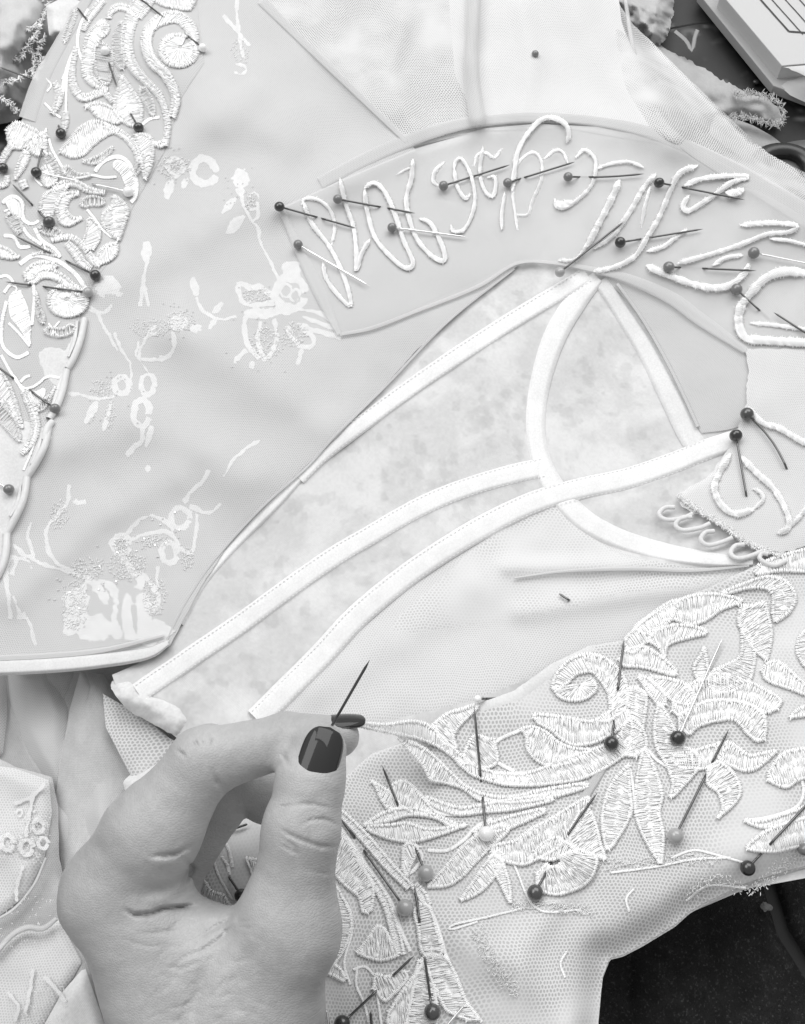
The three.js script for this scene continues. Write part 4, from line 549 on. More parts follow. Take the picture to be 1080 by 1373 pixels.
rc([[265, 1131], [276, 1125], [290, 1126], [304, 1133], [309, 1146], [312, 1162]], 5); rc([[262, 1128], [274, 1122], [288, 1121]], 3); rc([[286, 1150], [292, 1170], [300, 1186], [312, 1206]], 3); rm([[272, 1178], [284, 1194], [300, 1200]], [[266, 1216], [280, 1224], [302, 1224]], { gap: 2.2 }); rm([[330, 1150], [345, 1152], [356, 1150]], [[343, 1186], [346, 1180], [352, 1172]], { gap: 2 }); rm([[296, 1148], [302, 1158], [306, 1172]], [[300, 1150], [308, 1160], [310, 1172]], { gap: 2.4, rim: 0, skip: 0.3 });
for (const s of [[[700, 1218], [660, 1228], [608, 1240], [606, 1246], [640, 1236]], [[850, 1192], [840, 1205], [844, 1222]], [[760, 1276], [752, 1292], [758, 1310]], [[690, 1160], [720, 1218], [780, 1220]], [[820, 1170], [880, 1162], [930, 1152], [980, 1150]], [[920, 1208], [950, 1188], [1000, 1190]], [[900, 1150], [930, 1140], [960, 1146], [1010, 1160]]]) rc(s, 3);
{ const T = new Thread(); for (let i = 0; i < 900; i++) { const L = [[[800, 1160], [860, 1156], [900, 1152], [960, 1152]], [[690, 1215], [740, 1216], [790, 1222]], [[930, 1200], [960, 1178], [1010, 1192], [1060, 1150]], [[640, 1250], [660, 1290], [690, 1330]]][i % 4], q = spline(L, 30)[Math.floor(rnd() * 31)], a = rnd() * 6.28, l = 2 + 3 * rnd(), u = q[0] + rj(9), v = q[1] + rj(7), h = lie(u, v) + 3.6 * OS; T.stitch([u, v], [u + Math.cos(a) * l, v + Math.sin(a) * l], h, h, 0.5, 0.11, 3); } add(right, 'thread_cluster', T.geo(), M.thread); }
// folded lace, bottom left
const fold = thing('folded_lace', 'folded piece of floral lace lying at the bottom left beside the wrist', 'lace fabric');
const fl = (k) => (u, v, d = 20) => 2 + k + 3 * (fbm(u / 60, v / 60, 2) - 0.5) + 1.2 * Math.min(1, d / 12);
sheet(fold, 'lace_sheet', [[-40, 1012], [0, 1018], [26, 1030], [70, 1042], [78, 1080], [80, 1150], [96, 1220], [120, 1290], [160, 1400], [-40, 1400]], M.veil, { height: fl(0), s: 5, rough: 1 });
sheet(fold, 'lace_layer', [[-40, 1022], [20, 1030], [66, 1046], [70, 1090], [60, 1150], [36, 1200], [0, 1228], [-40, 1240]], M.tulleFine, { height: fl(2.4), s: 5 });
sheet(fold, 'lace_layer', [[-40, 1290], [0, 1268], [30, 1248], [60, 1246], [80, 1232], [110, 1290], [60, 1380], [50, 1400], [-40, 1400]], M.tulleFine, { height: fl(2.2), s: 5 });
sheet(fold, 'plain_cloth', [[56, 1380], [84, 1330], [114, 1296], [150, 1400], [50, 1400]], M.cloth, { height: fl(3.2), s: 5 });
strip(fold, 'rolled_edge', [[-10, 1284], [14, 1256], [36, 1244], [58, 1245], [76, 1232]], [8, 8, 9, 8, 6], M.sheer, { base: fl(3.5), off: 0, arch: 1.6 });
strip(fold, 'rolled_edge', [[-10, 1236], [20, 1218], [46, 1186], [62, 1150]], 4, M.greySheer, { base: fl(2.8), off: 0, arch: 0.8 });
{  const flatF = (name, pts, w) => { const [A, B] = rails(pts, w); sheet(fold, name, A.concat(B.reverse()), M.petal, { height: (u, v) => fl(3.3)(u, v), s: 1.7, rough: 2, roll: 0.05 }); };
  for (const [x, y, r] of [[36, 1136, 9], [52, 1108, 8], [58, 1130, 7], [10, 1130, 9], [26, 1090, 4], [44, 1084, 4]]) flatF('flower_ring', oval(x, y, r, r * 1.2, 0.2, 6.3), r * 0.7); for (const s of [[[46, 1062], [38, 1100], [34, 1124]], [[30, 1160], [24, 1185], [22, 1210]], [[60, 1050], [46, 1066], [20, 1078]], [[44, 1300], [40, 1330], [34, 1360]], [[60, 1310], [80, 1330], [90, 1350]], [[10, 1330], [26, 1350], [20, 1370]]]) flatF('lace_stem', spline(s, 8).map(([u, v]) => [u + rj(1), v + rj(1)]), 5);
  const T = new Thread(); for (let i = 0; i < 420; i++) { const [x, y, a] = [[36, 1136, 20], [14, 1130, 20], [50, 1110, 16], [40, 1240, 40], [60, 1350, 30]][i % 5], u = x + rj(a), v = y + rj(a), b = rnd() * 6.28, h = fl(3.6)(u, v, 20); T.stitch([u, v], [u + Math.cos(b) * 3, v + Math.sin(b) * 3], h, h, 0.12, 0.08, 3); } add(fold, 'thread_cluster', T.geo(), M.thread); }
// ---------------------------------------------------------------- pins
const steel = new THREE.MeshStandardMaterial({ color: grey(0.14), metalness: 1, roughness: 0.3 });
const bright = new THREE.MeshStandardMaterial({ color: grey(0.85), metalness: 1, roughness: 0.25 });
const glassHead = {}; for (const [k, l] of [['black', 0.012], ['charcoal', 0.05], ['grey', 0.16], ['pale', 0.36], ['white', 0.85]]) glassHead[k] = new THREE.MeshPhysicalMaterial({ color: grey(l), roughness: 0.35, clearcoat: 1, clearcoatRoughness: 0.08 });
const ball = new THREE.SphereGeometry(1, 28, 20);
// tone, head, tip, spans of the shaft that lie above the cloth (0 head .. 1 tip), label
function pin(tone, head, tip, spans, label, { lift = 5.2, r = 1.75, shiny = false, bend = 0, headLow = 0, hA = null, hB = null } = {}) {
  const g = thing('dressmaking_pin', label, 'pin', 'pins with ball heads stuck in the dress'), up = (t) => Math.max(-1, ...spans.map(([a, b]) => Math.min(t - a, b - t)));
  const pts = [], n = 26, dx = tip[0] - head[0], dy = tip[1] - head[1], l = Math.hypot(dx, dy);
  for (let i = 0; i <= n; i++) {
    const t = i / n, u = head[0] + dx * t - dy / l * bend * Math.sin(Math.PI * t), v = head[1] + dy * t + dx / l * bend * Math.sin(Math.PI * t);
    const base = hA === null ? lie(u, v) + lift * OS + 1.6 * clamp(up(t) * 14 + 0.1, -1.4, 0.25) + 1.1 * Math.max(0, 1 - t / 0.12) : hA + (hB - hA) * t; pts.push(new THREE.Vector3(...P(u, v, base)));
  }
  const c = new THREE.CatmullRomCurve3(pts), sh = new THREE.TubeGeometry(c, 60, 0.00031, 10), p = sh.attributes.position;
  for (let i = 0; i <= 60; i++) { const k = i > 55 ? (60 - i) / 5 * 0.9 + 0.1 : 1, q = c.getPointAt(i / 60); for (let j = 0; j <= 10; j++) { const o = i * 11 + j; p.setXYZ(o, q.x + (p.getX(o) - q.x) * k, q.y + (p.getY(o) - q.y) * k, q.z + (p.getZ(o) - q.z) * k); } }
  add(g, 'shaft', sh, shiny ? bright : steel);
  const hp = hA === null ? P(head[0], head[1], lie(...head) + lift * OS + 1.0 - headLow) : P(head[0], head[1], hA), hd = add(g, 'head', ball, glassHead[tone]); hd.scale.set(r * 1e-3, r * 1e-3 * (0.88 + 0.12 * rnd()), r * 1e-3); hd.position.set(...hp); hd.rotation.set(rnd() * 3, rnd() * 3, 0);
  return g;
}
const all = [[0, 1]];
pin('white', [141, 68], [157, 117], [[0.38, 1]], 'white ball-headed pin in the upper left scrolls with its shaft pointing down right', { r: 1.6 });
pin('white', [134, 50], [104, 10], [[0.55, 1]], 'pin with only a short dark shaft end showing at the top of the left binding', { r: 1.2, headLow: 3.5 });
pin('white', [272, 64], [180, -8], [[0, 0.22], [0.58, 1]], 'white ball-headed pin at the right rim of the big spiral scroll', { r: 1.5 });
pin('black', [186, 171], [166, 136], [[0, 0.5]], 'black ball-headed pin right of the leafy motif under the spiral scroll', { r: 1.8 });
pin('black', [82, 179], [74, 152], [[0, 0.35]], 'black ball-headed pin under the narrow stems of the upper left lace', { r: 1.8 });
pin('black', [4, 225], [-30, 240], all, 'black ball-headed pin cut by the left edge of the picture', { r: 1.8 });
pin('black', [49, 231], [57, 199], all, 'black ball-headed pin with a short upright shaft below the lace bow', { r: 1.8 });
pin('white', [172, 257], [57, 232], [[0.04, 0.38], [0.62, 1]], 'white ball-headed pin at the right rim of the left lace, its shaft reaching left', { r: 1.7, shiny: true });
pin('charcoal', [66, 298], [17, 247], [[0, 0.25], [0.48, 1]], 'dark grey ball-headed pin with its shaft running up left in the left lace', { r: 2.0 });
pin('black', [128, 369], [20, 316], [[0, 0.32], [0.56, 1]], 'black ball-headed pin just above the round rosette of the left lace', { r: 1.75 });
pin('pale', [118, 392], [8, 378], [[0, 0.5], [0.72, 1]], 'pale grey ball-headed pin at the right of the round rosette of the left lace', { r: 1.6 });
pin('grey', [74, 548], [-8, 488], [[0, 0.36], [0.7, 1]], 'mid grey ball-headed pin set on the twisted piping cord', { r: 1.6 });
pin('grey', [12, 656], [-20, 636], all, 'mid grey ball-headed pin at the lower left edge beside the piping cord', { r: 1.55, shiny: true });
const B = { lift: 6.4, r: 1.55 };
pin('black', [375, 277], [478, 306], [[0, 0.44], [0.6, 1]], 'black ball-headed pin at the outer left end of the yarn band', { ...B, r: 1.7 });
pin('grey', [453, 267], [557, 286], [[0, 0.5], [0.7, 1]], 'grey ball-headed pin near the top of the leftmost upright yarn stroke', B);
pin('grey', [400, 328], [495, 383], all, 'grey ball-headed pin with a bright shaft at the lower left of the yarn band', { ...B, shiny: true });
pin('grey', [526, 305], [627, 318], all, 'grey ball-headed pin with a bright shaft lying under the second yarn loops', { ...B, shiny: true });
pin('grey', [595, 249], [684, 221], [[0, 0.36], [0.48, 1]], 'dark-shafted grey pin rising right across the middle of the yarn band', { ...B, r: 1.6 });
pin('grey', [681, 245], [771, 217], [[0, 0.14], [0.3, 1]], 'grey ball-headed pin rising right below the tall yarn arch', B);
pin('grey', [762, 237], [864, 233], [[0, 0.1], [0.33, 1]], 'grey ball-headed pin with a level shaft right of the tall yarn arch', { ...B, bend: 2 });
pin('black', [884, 245], [999, 268], [[0, 0.12], [0.32, 1]], 'black ball-headed pin pointing right at the upper right of the yarn band', { ...B, r: 1.75 });
pin('black', [832, 325], [943, 307], [[0, 0.2], [0.36, 1]], 'black ball-headed pin pointing right in the lower middle of the yarn band', { ...B, r: 1.75 });
pin('pale', [751, 365], [837, 297], all, 'pale ball-headed pin slanting up from the peak where the boning channels meet', { ...B, r: 1.6 });
pin('grey', [897, 358], [1014, 363], [[0, 0.08], [0.44, 1]], 'grey ball-headed pin with a level shaft over the thick curved yarn stroke', { ...B, r: 1.85 });
pin('grey', [1011, 339], [1100, 357], all, 'grey ball-headed pin with a bright shaft leaving the right edge of the picture', { ...B, r: 1.85, shiny: true });
pin('grey', [988, 388], [1034, 430], [[0, 0.62]], 'grey ball-headed pin on the thick yarn corner at the right edge', { ...B, r: 1.85 });
pin('grey', [1105, 462], [1038, 419], all, 'bare dark pin shaft entering from the right edge above the thick yarn bar', B);
pin('charcoal', [1002, 555], [1060, 640], [[0, 0.84]], 'dark grey ball-headed pin with a bent shaft on the right lace piece', { ...B, r: 2.0, bend: -7 });
pin('black', [987, 584], [1003, 676], [[0, 0.84]], 'black ball-headed pin pointing down into the yarn petal at right', { ...B, r: 1.9 });
pin('grey', [718, 72], [738, 88], [[0, 0.1]], 'small grey pin head showing through the tulle at the top', { r: 1.25, lift: 2.2 });
const R = { lift: 5.3, r: 2.0 };
pin('black', [820, 997], [837, 857], [[0, 0.18], [0.53, 1]], 'black ball-headed pin under the embroidered spiral of the right lace', R);
pin('black', [909, 990], [969, 856], all, 'black ball-headed pin with a long bright shaft among the leaves at right', { ...R, r: 2.05, shiny: true });
pin('pale', [906, 1121], [978, 977], [[0, 0.54], [0.7, 1]], 'pale grey ball-headed pin below the twin-pointed leaf of the right lace', R);
pin('charcoal', [718, 1197], [802, 1062], [[0, 0.25], [0.55, 1]], 'dark grey ball-headed pin at the ruffled rosette of the right lace', { ...R, bend: -4 });
pin('black', [1003, 1164], [1092, 1068], [[0, 0.17], [0.36, 1]], 'black ball-headed pin close to the dark felt at the lower right lace edge', { ...R, r: 1.9 });
pin('grey', [1079, 1139], [1120, 1120], all, 'mid grey pin head cut by the right edge near the lower hem', { ...R, r: 1.7 });
pin('white', [652, 1118], [636, 948], [[0, 0.26], [0.46, 1]], 'white ball-headed pin with an upright shaft in the right lace', { ...R, r: 1.9 });
pin('white', [641, 937], [678, 936], [[0.1, 0.2]], 'tiny white pin head at the folded net edge above the right lace', { ...R, r: 1.0 });
pin('pale', [543, 1217], [456, 1096], [[0, 0.58], [0.82, 1]], 'pale grey ball-headed pin with a long shaft rising towards the thumb', { ...R, r: 2.05 });
pin('pale', [571, 1171], [512, 1025], [[0, 0.2], [0.64, 1]], 'pale grey ball-headed pin between the two lower leaf sprays of the right lace', { ...R, r: 2.0 });
pin('charcoal', [580, 1357], [556, 1186], [[0, 0.42], [0.72, 1]], 'dark grey ball-headed pin with an upright shaft at the bottom centre', { ...R, r: 2.0 });
pin('black', [459, 1372], [556, 1281], [[0, 0.46], [0.72, 1]], 'black ball-headed pin beside the wrist at the bottom edge', { ...R, r: 1.9 });
pin('grey', [578, 1400], [622, 1349], all, 'bright pin shaft rising from the bottom edge right of the upright pin', { ...R, shiny: true });
pin('grey', [447, 1410], [438, 1354], all, 'short bright pin shaft beside the wrist at the bottom edge', { ...R, shiny: true });
pin('grey', [502, 1410], [497, 1356], all, 'short dark pin shaft at the bottom edge between two thread loops', R);
pin('black', [324, 1201], [302, 1168], [[0, 0.7]], 'black ball-headed pin seen through the ring of thumb and fingers', { ...R, r: 1.75 });
pin('grey', [775, 812], [750, 796], [[0.5, 1]], 'tiny dark pin point poking out of the plain net above the right lace', { lift: 2.0, r: 0.8, headLow: 4 });
pin('grey', [312, 1112], [332, 1105], [[0.1, 1]], 'short dark pin tip on the net inside the ring of fingers', { ...R, r: 0.7, headLow: 3 });
pin('grey', [60, 112], [0, 90], all, 'thin grey pin lying on the crumpled lace heap at top left', { r: 0.9, hA: -2, hB: 0 });
pin('grey', [-4, 84], [10, 44], all, 'thin grey pin at the very left edge of the crumpled lace heap', { r: 0.8, hA: -1, hB: 0 });
// ---------------------------------------------------------------- the hand: one skin over tapered capsules, meshed by surface nets
const Z = (x, y, h, r) => ({ p: P(60 + x / 2.348, 920 + y / 2.348, h).map((c) => c * 1000), r, px: [60 + x / 2.348, 920 + y / 2.348] });
const J = {
  iM: Z(226, 655, 46, 9.6), iX: Z(332, 470, 54, 9.0), iP: Z(500, 240, 60, 7.2), iD: Z(765, 168, 57, 5.6), iT: Z(925, 158, 53, 4.7),
  tC: Z(655, 1000, 40, 12.6), tM: Z(762, 770, 50, 9.0), tI: Z(808, 452, 60, 7.9), tI2: Z(836, 300, 62, 7.0), tT: Z(868, 200, 62, 5.7),
  mM: Z(300, 700, 30, 9.2), mP: Z(530, 345, 37, 8.4), mK: Z(520, 216, 45, 6.8), mP0: Z(556, 262, 42, 6.4), mD: Z(700, 342, 35, 6.4), mT: Z(785, 330, 33, 5.4),
  rM: Z(300, 800, 18, 9), rP: Z(350, 560, 22, 7.6), rD: Z(450, 430, 18, 6.2), pM: Z(320, 850, 8, 8), pP: Z(340, 640, 9, 7),
  w0: Z(395, 985, 40, 10.5), b0: Z(385, 890, 34, 13), b1: Z(550, 1040, 30, 18.5), b2: Z(480, 930, 36, 14), wr: Z(545, 1190, 28, 20), fa: Z(560, 1620, 30, 25),
  wA: Z(330, 795, 45, 8), wB: Z(650, 868, 45, 8), wC: Z(485, 848, 44.5, 7.2), wD: Z(335, 590, 42, 6.5), wE: Z(335, 650, 44, 6),
};
const BONES = [['iM', 'iX'], ['iX', 'iP'], ['iP', 'iD'], ['iD', 'iT'], ['tC', 'tM'], ['tM', 'tI'], ['tI', 'tI2'], ['tI2', 'tT'], ['mM', 'mP'], ['mP', 'mK'], ['mP0', 'mD'], ['mD', 'mT'], ['rM', 'rP'], ['rP', 'rD'], ['pM', 'pP'], ['iM', 'w0'], ['mM', 'b0'], ['rM', 'b0'], ['pM', 'b0'], ['b0', 'b1'], ['w0', 'wr'], ['tC', 'wr'], ['tC', 'b2'], ['b2', 'w0'], ['b1', 'wr'], ['wr', 'fa'], ['wA', 'wC'], ['wC', 'wB'], ['iM', 'wE'], ['wA', 'wD'], ['wB', 'tM'], ['iM', 'mM'], ['mM', 'rM'], ['rM', 'pM'], ['mK', 'mP0']].map(([a, b]) => [J[a], J[b]]);
const FINGER = new Set([2, 3, 6, 7, 9, 10, 11, 13, 34]);
function capsule(x, y, z, a, b) {
  const ax = a.p[0], ay = a.p[1], az = a.p[2], dx = b.p[0] - ax, dy = b.p[1] - ay, dz = b.p[2] - az, t = clamp(((x - ax) * dx + (y - ay) * dy + (z - az) * dz) / (dx * dx + dy * dy + dz * dz), 0, 1);
  return Math.hypot(x - ax - dx * t, y - ay - dy * t, z - az - dz * t) - (a.r + (b.r - a.r) * t);
}
const smin = (a, b, k) => { const h = Math.max(0, k - Math.abs(a - b)) / k; return Math.min(a, b) - h * h * k * 0.25; };
// groups so that folded fingers do not weld to what they only touch
const GROUPS = [[0, 1, 2, 3, 15, 28, 29, 26], [4, 5, 6, 7, 21, 22, 30, 27], [8, 9, 16], [34, 10, 11], [12, 13, 17], [14, 18], [19, 20, 23, 24, 25]];
const zz = (L) => L.map(([x, y]) => [60 + x / 2.348, 920 + y / 2.348]);
const CREASE = [[zz([[335, 536], [390, 532], [425, 524], [455, 508]]), 1.2, 3.0], [zz([[252, 704], [285, 720], [330, 718], [372, 702], [430, 695], [478, 694]]), 1.6, 2.8], [zz([[438, 545], [466, 575], [440, 615], [434, 660]]), 0.9, 4], [zz([[350, 575], [400, 590], [440, 580]]), 0.35, 7], [zz([[300, 640], [360, 650], [420, 640]]), 0.3, 8],
  [zz([[424, 205], [440, 222]]), 0.7, 2.2], [zz([[470, 168], [484, 194]]), 0.7, 2.2], [zz([[528, 160], [532, 182]]), 0.6, 2.2], [zz([[500, 165], [508, 186]]), 0.4, 2], [zz([[528, 270], [545, 300], [566, 330]]), 0.9, 4], [zz([[745, 105], [752, 125]]), 0.35, 2], [zz([[752, 215], [765, 245]]), 0.4, 3],
  [zz([[738, 450], [775, 470], [820, 488], [870, 505], [920, 505]]), 0.55, 3], [zz([[806, 440], [840, 420], [880, 418], [928, 438]]), 0.5, 2.6], [zz([[712, 402], [750, 380], [800, 374]]), 0.4, 2.4], [zz([[835, 445], [838, 470], [840, 500]]), 0.35, 2.2], [zz([[740, 472], [790, 510], [800, 570]]), 0.3, 3], [zz([[780, 372], [850, 372], [915, 388]]), 0.3, 2.4], [zz([[830, 582], [880, 590], [915, 585]]), 0.25, 2.4], [zz([[745, 500], [800, 530]]), 0.3, 2.4],
  [zz([[596, 740], [575, 790], [545, 850], [500, 920], [470, 1010], [455, 1070]]), 0.8, 13], [zz([[650, 800], [620, 870], [600, 960], [600, 1060]]), 0.6, 14], [zz([[470, 800], [520, 770], [565, 745], [600, 712]]), 0.4, 3], [zz([[440, 850], [500, 830], [560, 790], [585, 760]]), 0.35, 3], [zz([[360, 880], [430, 890], [500, 865]]), 0.25, 3], [zz([[250, 800], [330, 820], [400, 815]]), 0.2, 3], [zz([[300, 780], [370, 775], [440, 760]]), 0.3, 3], [zz([[470, 740], [520, 725], [580, 722]]), -0.5, 8], [zz([[300, 690], [360, 670], [420, 665]]), -0.5, 9], [zz([[320, 560], [380, 556], [430, 545]]), -0.5, 9]];
for (let i = 0; i < 70; i++) { const x = 300 + rnd() * 380, y = 740 + rnd() * 320, a = -0.7 + 0.5 * (x - 330) / 330 + rj(0.5), l = 25 + 45 * rnd(); CREASE.push([zz([[x, y], [x + Math.cos(a) * l * 0.5, y + Math.sin(a) * l * 0.5 + rj(6)], [x + Math.cos(a) * l, y + Math.sin(a) * l]]), 0.16 + 0.18 * rnd(), 2.2]); }
const CB = CREASE.map(([L, , w]) => [Math.min(...L.map((p) => p[0])) - 2 * w, Math.min(...L.map((p) => p[1])) - 2 * w, Math.max(...L.map((p) => p[0])) + 2 * w, Math.max(...L.map((p) => p[1])) + 2 * w]);
function flesh(x, y, z) {
  let all = 1e9; const gs = GROUPS.map((G) => { let d = 1e9; for (const i of G) d = smin(d, capsule(x, y, z, ...BONES[i]), FINGER.has(i) ? 2.2 : 7); return d; });
  let palm = gs[6]; palm = smin(palm, smin(gs[0], gs[1], 3.5), 7);
  for (const i of [31, 32, 33]) palm = smin(palm, capsule(x, y, z, ...BONES[i]), 4);
  let lower = 1e9; for (let i = 2; i < 6; i++) lower = smin(lower, gs[i], 0.8);
  return smin(palm, lower, 1.1);
}
function handField(x, y, z) {
  let f = flesh(x, y, z);
  if (f < 4 && f > -4 && y > 22) {
    const [u, v] = toPx(x / 1000, y / 1000, z / 1000);
    for (let k = 0; k < CREASE.length; k++) { const b = CB[k]; if (u < b[0] || u > b[2] || v < b[1] || v > b[3]) continue; const [L, dep, w] = CREASE[k], d = lineDist(u + 1.6 * (vnoise(u / 6, v / 6) - 0.5), v + 1.6 * (vnoise(u / 6 + 9, v / 6) - 0.5), L); if (d < 2.4 * w) { const e = Math.min(Math.hypot(u - L[0][0], v - L[0][1]), Math.hypot(u - L[L.length - 1][0], v - L[L.length - 1][1])), tp = Math.min(1, 0.1 + e / (L[2] ? 22 : 6)); f += dep * tp * Math.exp(-((d / w) ** 2)); } }
    f += 0.5 * (fbm(u / 38, v / 38, 2) - 0.5) + 0.10 * (fbm(u / 9, v / 9, 2) - 0.5);
  }
  return f;
}
function surfaceNets(field, lo, hi, cell) {
  const n = [0, 1, 2].map((k) => Math.ceil((hi[k] - lo[k]) / cell) + 1), [nx, ny, nz] = n, V = new Float32Array(nx * ny * nz).fill(9), at = (i, j, k) => (k * ny + j) * nx + i, S = 5;
  for (let k0 = 0; k0 < nz; k0 += S) for (let j0 = 0; j0 < ny; j0 += S) for (let i0 = 0; i0 < nx; i0 += S) {
    const m = S / 2, c = flesh(lo[0] + (i0 + m) * cell, lo[1] + (j0 + m) * cell, lo[2] + (k0 + m) * cell), far = Math.abs(c) > S * cell * 0.9 + 2.5;
    for (let k = k0; k < Math.min(nz, k0 + S); k++) for (let j = j0; j < Math.min(ny, j0 + S); j++) for (let i = i0; i < Math.min(nx, i0 + S); i++) V[at(i, j, k)] = far ? c : field(lo[0] + i * cell, lo[1] + j * cell, lo[2] + k * cell);
  }
  const id = new Int32Array(nx * ny * nz).fill(-1), pos = [], nor = [], uv = [], idx = [];
  for (let k = 0; k < nz - 1; k++) for (let j = 0; j < ny - 1; j++) for (let i = 0; i < nx - 1; i++) {
    let s = 0, x = 0, y = 0, z = 0, m = 0; const c = [];
    for (let q = 0; q < 8; q++) { const w = V[at(i + (q & 1), j + (q >> 1 & 1), k + (q >> 2))]; c.push(w); if (w < 0) s++; }
    if (s === 0 || s === 8) continue;
    for (let a = 0; a < 8; a++) for (const bit of [1, 2, 4]) { const b = a | bit; if (b === a) continue; if ((c[a] < 0) !== (c[b] < 0)) { const t = c[a] / (c[a] - c[b]); x += (a & 1) + (bit === 1 ? t : 0); y += (a >> 1 & 1) + (bit === 2 ? t : 0); z += (a >> 2) + (bit === 4 ? t : 0); m++; } }
    const X = lo[0] + (i + x / m) * cell, Y0 = lo[1] + (j + y / m) * cell, Z0 = lo[2] + (k + z / m) * cell, e = 0.35;
    id[at(i, j, k)] = pos.length / 3; pos.push(X / 1000, Y0 / 1000, Z0 / 1000); uv.push(X / 1000 + Y0 / 2500, Z0 / 1000 - Y0 / 2500);
    const gx = field(X + e, Y0, Z0) - field(X - e, Y0, Z0), gy = field(X, Y0 + e, Z0) - field(X, Y0 - e, Z0), gz = field(X, Y0, Z0 + e) - field(X, Y0, Z0 - e), l = Math.hypot(gx, gy, gz) || 1; nor.push(gx / l, gy / l, gz / l);
  }
  const quad = (a, b, c, d, f) => { if (a < 0 || b < 0 || c < 0 || d < 0) return; if (!f) idx.push(a, b, c, a, c, d); else idx.push(a, c, b, a, d, c); };
  for (let k = 1; k < nz - 1; k++) for (let j = 1; j < ny - 1; j++) for (let i = 1; i < nx - 1; i++) {
    const a = V[at(i, j, k)] < 0;
    if (a !== V[at(i + 1, j, k)] < 0) quad(id[at(i, j, k)], id[at(i, j - 1, k)], id[at(i, j - 1, k - 1)], id[at(i, j, k - 1)], !a);
    if (a !== V[at(i, j + 1, k)] < 0) quad(id[at(i, j, k)], id[at(i, j, k - 1)], id[at(i - 1, j, k - 1)], id[at(i - 1, j, k)], !a);
    if (a !== V[at(i, j, k + 1)] < 0) quad(id[at(i, j, k)], id[at(i - 1, j, k)], id[at(i - 1, j - 1, k)], id[at(i, j - 1, k)], !a);
  }
  return geoOf(pos, idx, uv, nor);
}
const person = thing('person', 'left hand with dark polished nails pinching an upright pin between thumb and forefinger', 'person');
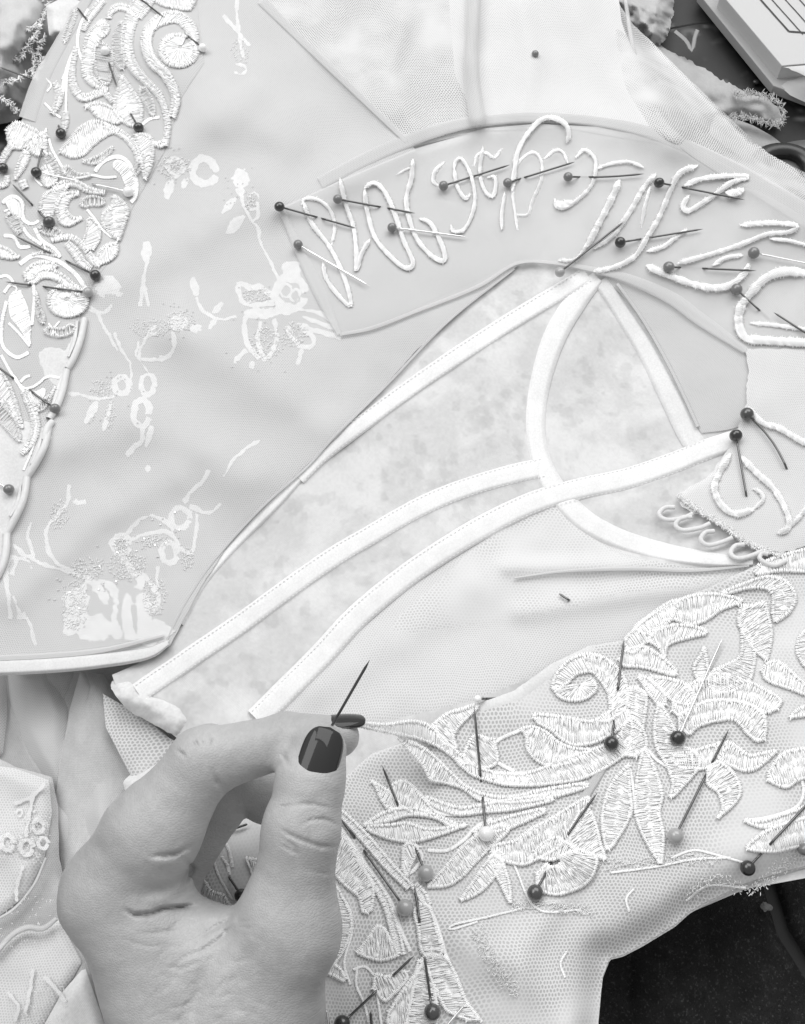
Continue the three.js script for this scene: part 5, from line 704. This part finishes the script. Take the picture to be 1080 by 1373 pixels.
{
  const all = Object.values(J), lo = [0, 1, 2].map((k) => Math.min(...all.filter((j) => j !== J.fa).map((j) => j.p[k] - j.r)) - 2), hi = [0, 1, 2].map((k) => Math.max(...all.filter((j) => j !== J.fa).map((j) => j.p[k] + j.r)) + 2); hi[2] += 26;
  const pores = tex(1024, 1024, (x, y) => { let d1 = 9, d2 = 9; const X = x * 56, Y = y * 56; for (let j = -1; j <= 1; j++) for (let i = -1; i <= 1; i++) { const a = Math.floor(X) + i, b = Math.floor(Y) + j, wa = (a + 56) % 56, wb = (b + 56) % 56, d = Math.hypot(X - a - hash(wa, wb), Y - b - hash(wa + 99, wb)); if (d < d1) { d2 = d1; d1 = d; } else if (d < d2) d2 = d; } return 0.35 + 0.5 * step(0, 0.4, d2 - d1) + 0.3 * (fbm(x * 120, y * 120, 2, 120) - 0.5); });
  const tone = tex(512, 512, (x, y) => 0.93 + 0.10 * (fbm(x * 8, y * 8, 3, 8) - 0.5) + 0.05 * (fbm(x * 90, y * 90, 2, 90) - 0.5), true);
  const skin = new THREE.MeshPhysicalMaterial({ color: grey(0.50), roughness: 0.46, map: rep(tone, 55), bumpMap: rep(pores, 36), bumpScale: 0.00007 });
  add(person, 'body', surfaceNets(handField, lo, hi, 0.5), skin);
  const polish = new THREE.MeshPhysicalMaterial({ color: grey(0.03), roughness: 0.4, specularIntensity: 0.15, clearcoat: 0.6, clearcoatRoughness: 0.04, side: THREE.DoubleSide });
  // a nail: a curved shell over the finger's end (millimetres)
  const nail = (c, axis, up, len, wid, rad, tip, name) => {
    const a = axis.clone().normalize(), n = up.clone().addScaledVector(a, -up.dot(a)).normalize(), b = a.clone().cross(n), pos = [], uv = [], idx = [], A = 30, Bn = 22;
    for (const lay of [0, 1]) for (let i = 0; i <= A; i++) for (let j = 0; j <= Bn; j++) {
      const s = i / A * 2 - 1, edge = Math.pow(Math.max(0, 1 - Math.pow(Math.abs(s), s > 0 ? 3.2 : 2.6)), s > 0 ? 0.42 : 0.4), t = (j / Bn * 2 - 1) * edge * wid / 2, th = t / rad;
      const rim = Math.min(1 - Math.abs(j / Bn * 2 - 1), 1 - Math.abs(s)) * 10, hgt = (lay ? -0.4 : 0) - 0.35 * Math.max(0, 1 - rim) - 0.022 * (s * len / 2) ** 2 * 0.8;
      const q = c.clone().addScaledVector(a, s * len / 2).addScaledVector(b, Math.sin(th) * rad).addScaledVector(n, Math.cos(th) * rad - rad + hgt); pos.push(q.x / 1000, q.y / 1000, q.z / 1000); uv.push(i / A, j / Bn);
    }
    const N = (A + 1) * (Bn + 1), e = (i, j) => i * (Bn + 1) + j;
    for (let i = 0; i < A; i++) for (let j = 0; j < Bn; j++) { idx.push(e(i, j), e(i + 1, j), e(i, j + 1), e(i, j + 1), e(i + 1, j), e(i + 1, j + 1)); idx.push(N + e(i, j), N + e(i, j + 1), N + e(i + 1, j), N + e(i, j + 1), N + e(i + 1, j + 1), N + e(i + 1, j)); }
    add(person, name, geoOf(pos, idx, uv), polish, { label: 'dark glossy polished nail' });
  };
  const v3 = (p) => new THREE.Vector3(...p), onto = (x, y, guess) => { let h = guess; for (let i = 0; i < 300; i++) { const p = P(60 + x / 2.348, 920 + y / 2.348, h).map((c) => c * 1000); if (flesh(...p) < 0) break; h -= 0.1; } return v3(P(60 + x / 2.348, 920 + y / 2.348, h).map((c) => c * 1000)); };
  const mid = onto(866, 236, 80), e = 0.5, gn = new THREE.Vector3(flesh(mid.x + e, mid.y, mid.z) - flesh(mid.x - e, mid.y, mid.z), flesh(mid.x, mid.y + e, mid.z) - flesh(mid.x, mid.y - e, mid.z), flesh(mid.x, mid.y, mid.z + e) - flesh(mid.x, mid.y, mid.z - e)).normalize();
  nail(mid.clone().addScaledVector(gn, 0.7), v3(J.tT.p).sub(v3(J.tI2.p)), gn, 14.6, 9.8, 6.0, 0, 'fingernail');
  const ax = v3(J.iT.p).sub(v3(J.iD.p)).normalize(), un = new THREE.Vector3(0.05, 0.42, -0.9).normalize();
  nail(v3(J.iT.p).addScaledVector(ax, 0.6).addScaledVector(un, 4.9), ax, un, 10.5, 8.6, 5.4, 0, 'fingernail');
  const gem = new THREE.IcosahedronGeometry(0.0013, 1).translate(...P(169, 1078, 38)); add(person, 'ring_stone', gem, bright);
}
const held = pin('grey', [424, 1010], [496, 885], all, 'long dark pin held upright between thumb and forefinger', { hA: 58, hB: 74, r: 1.2 }); delete held.userData.group;
renderer.render(scene, camera);
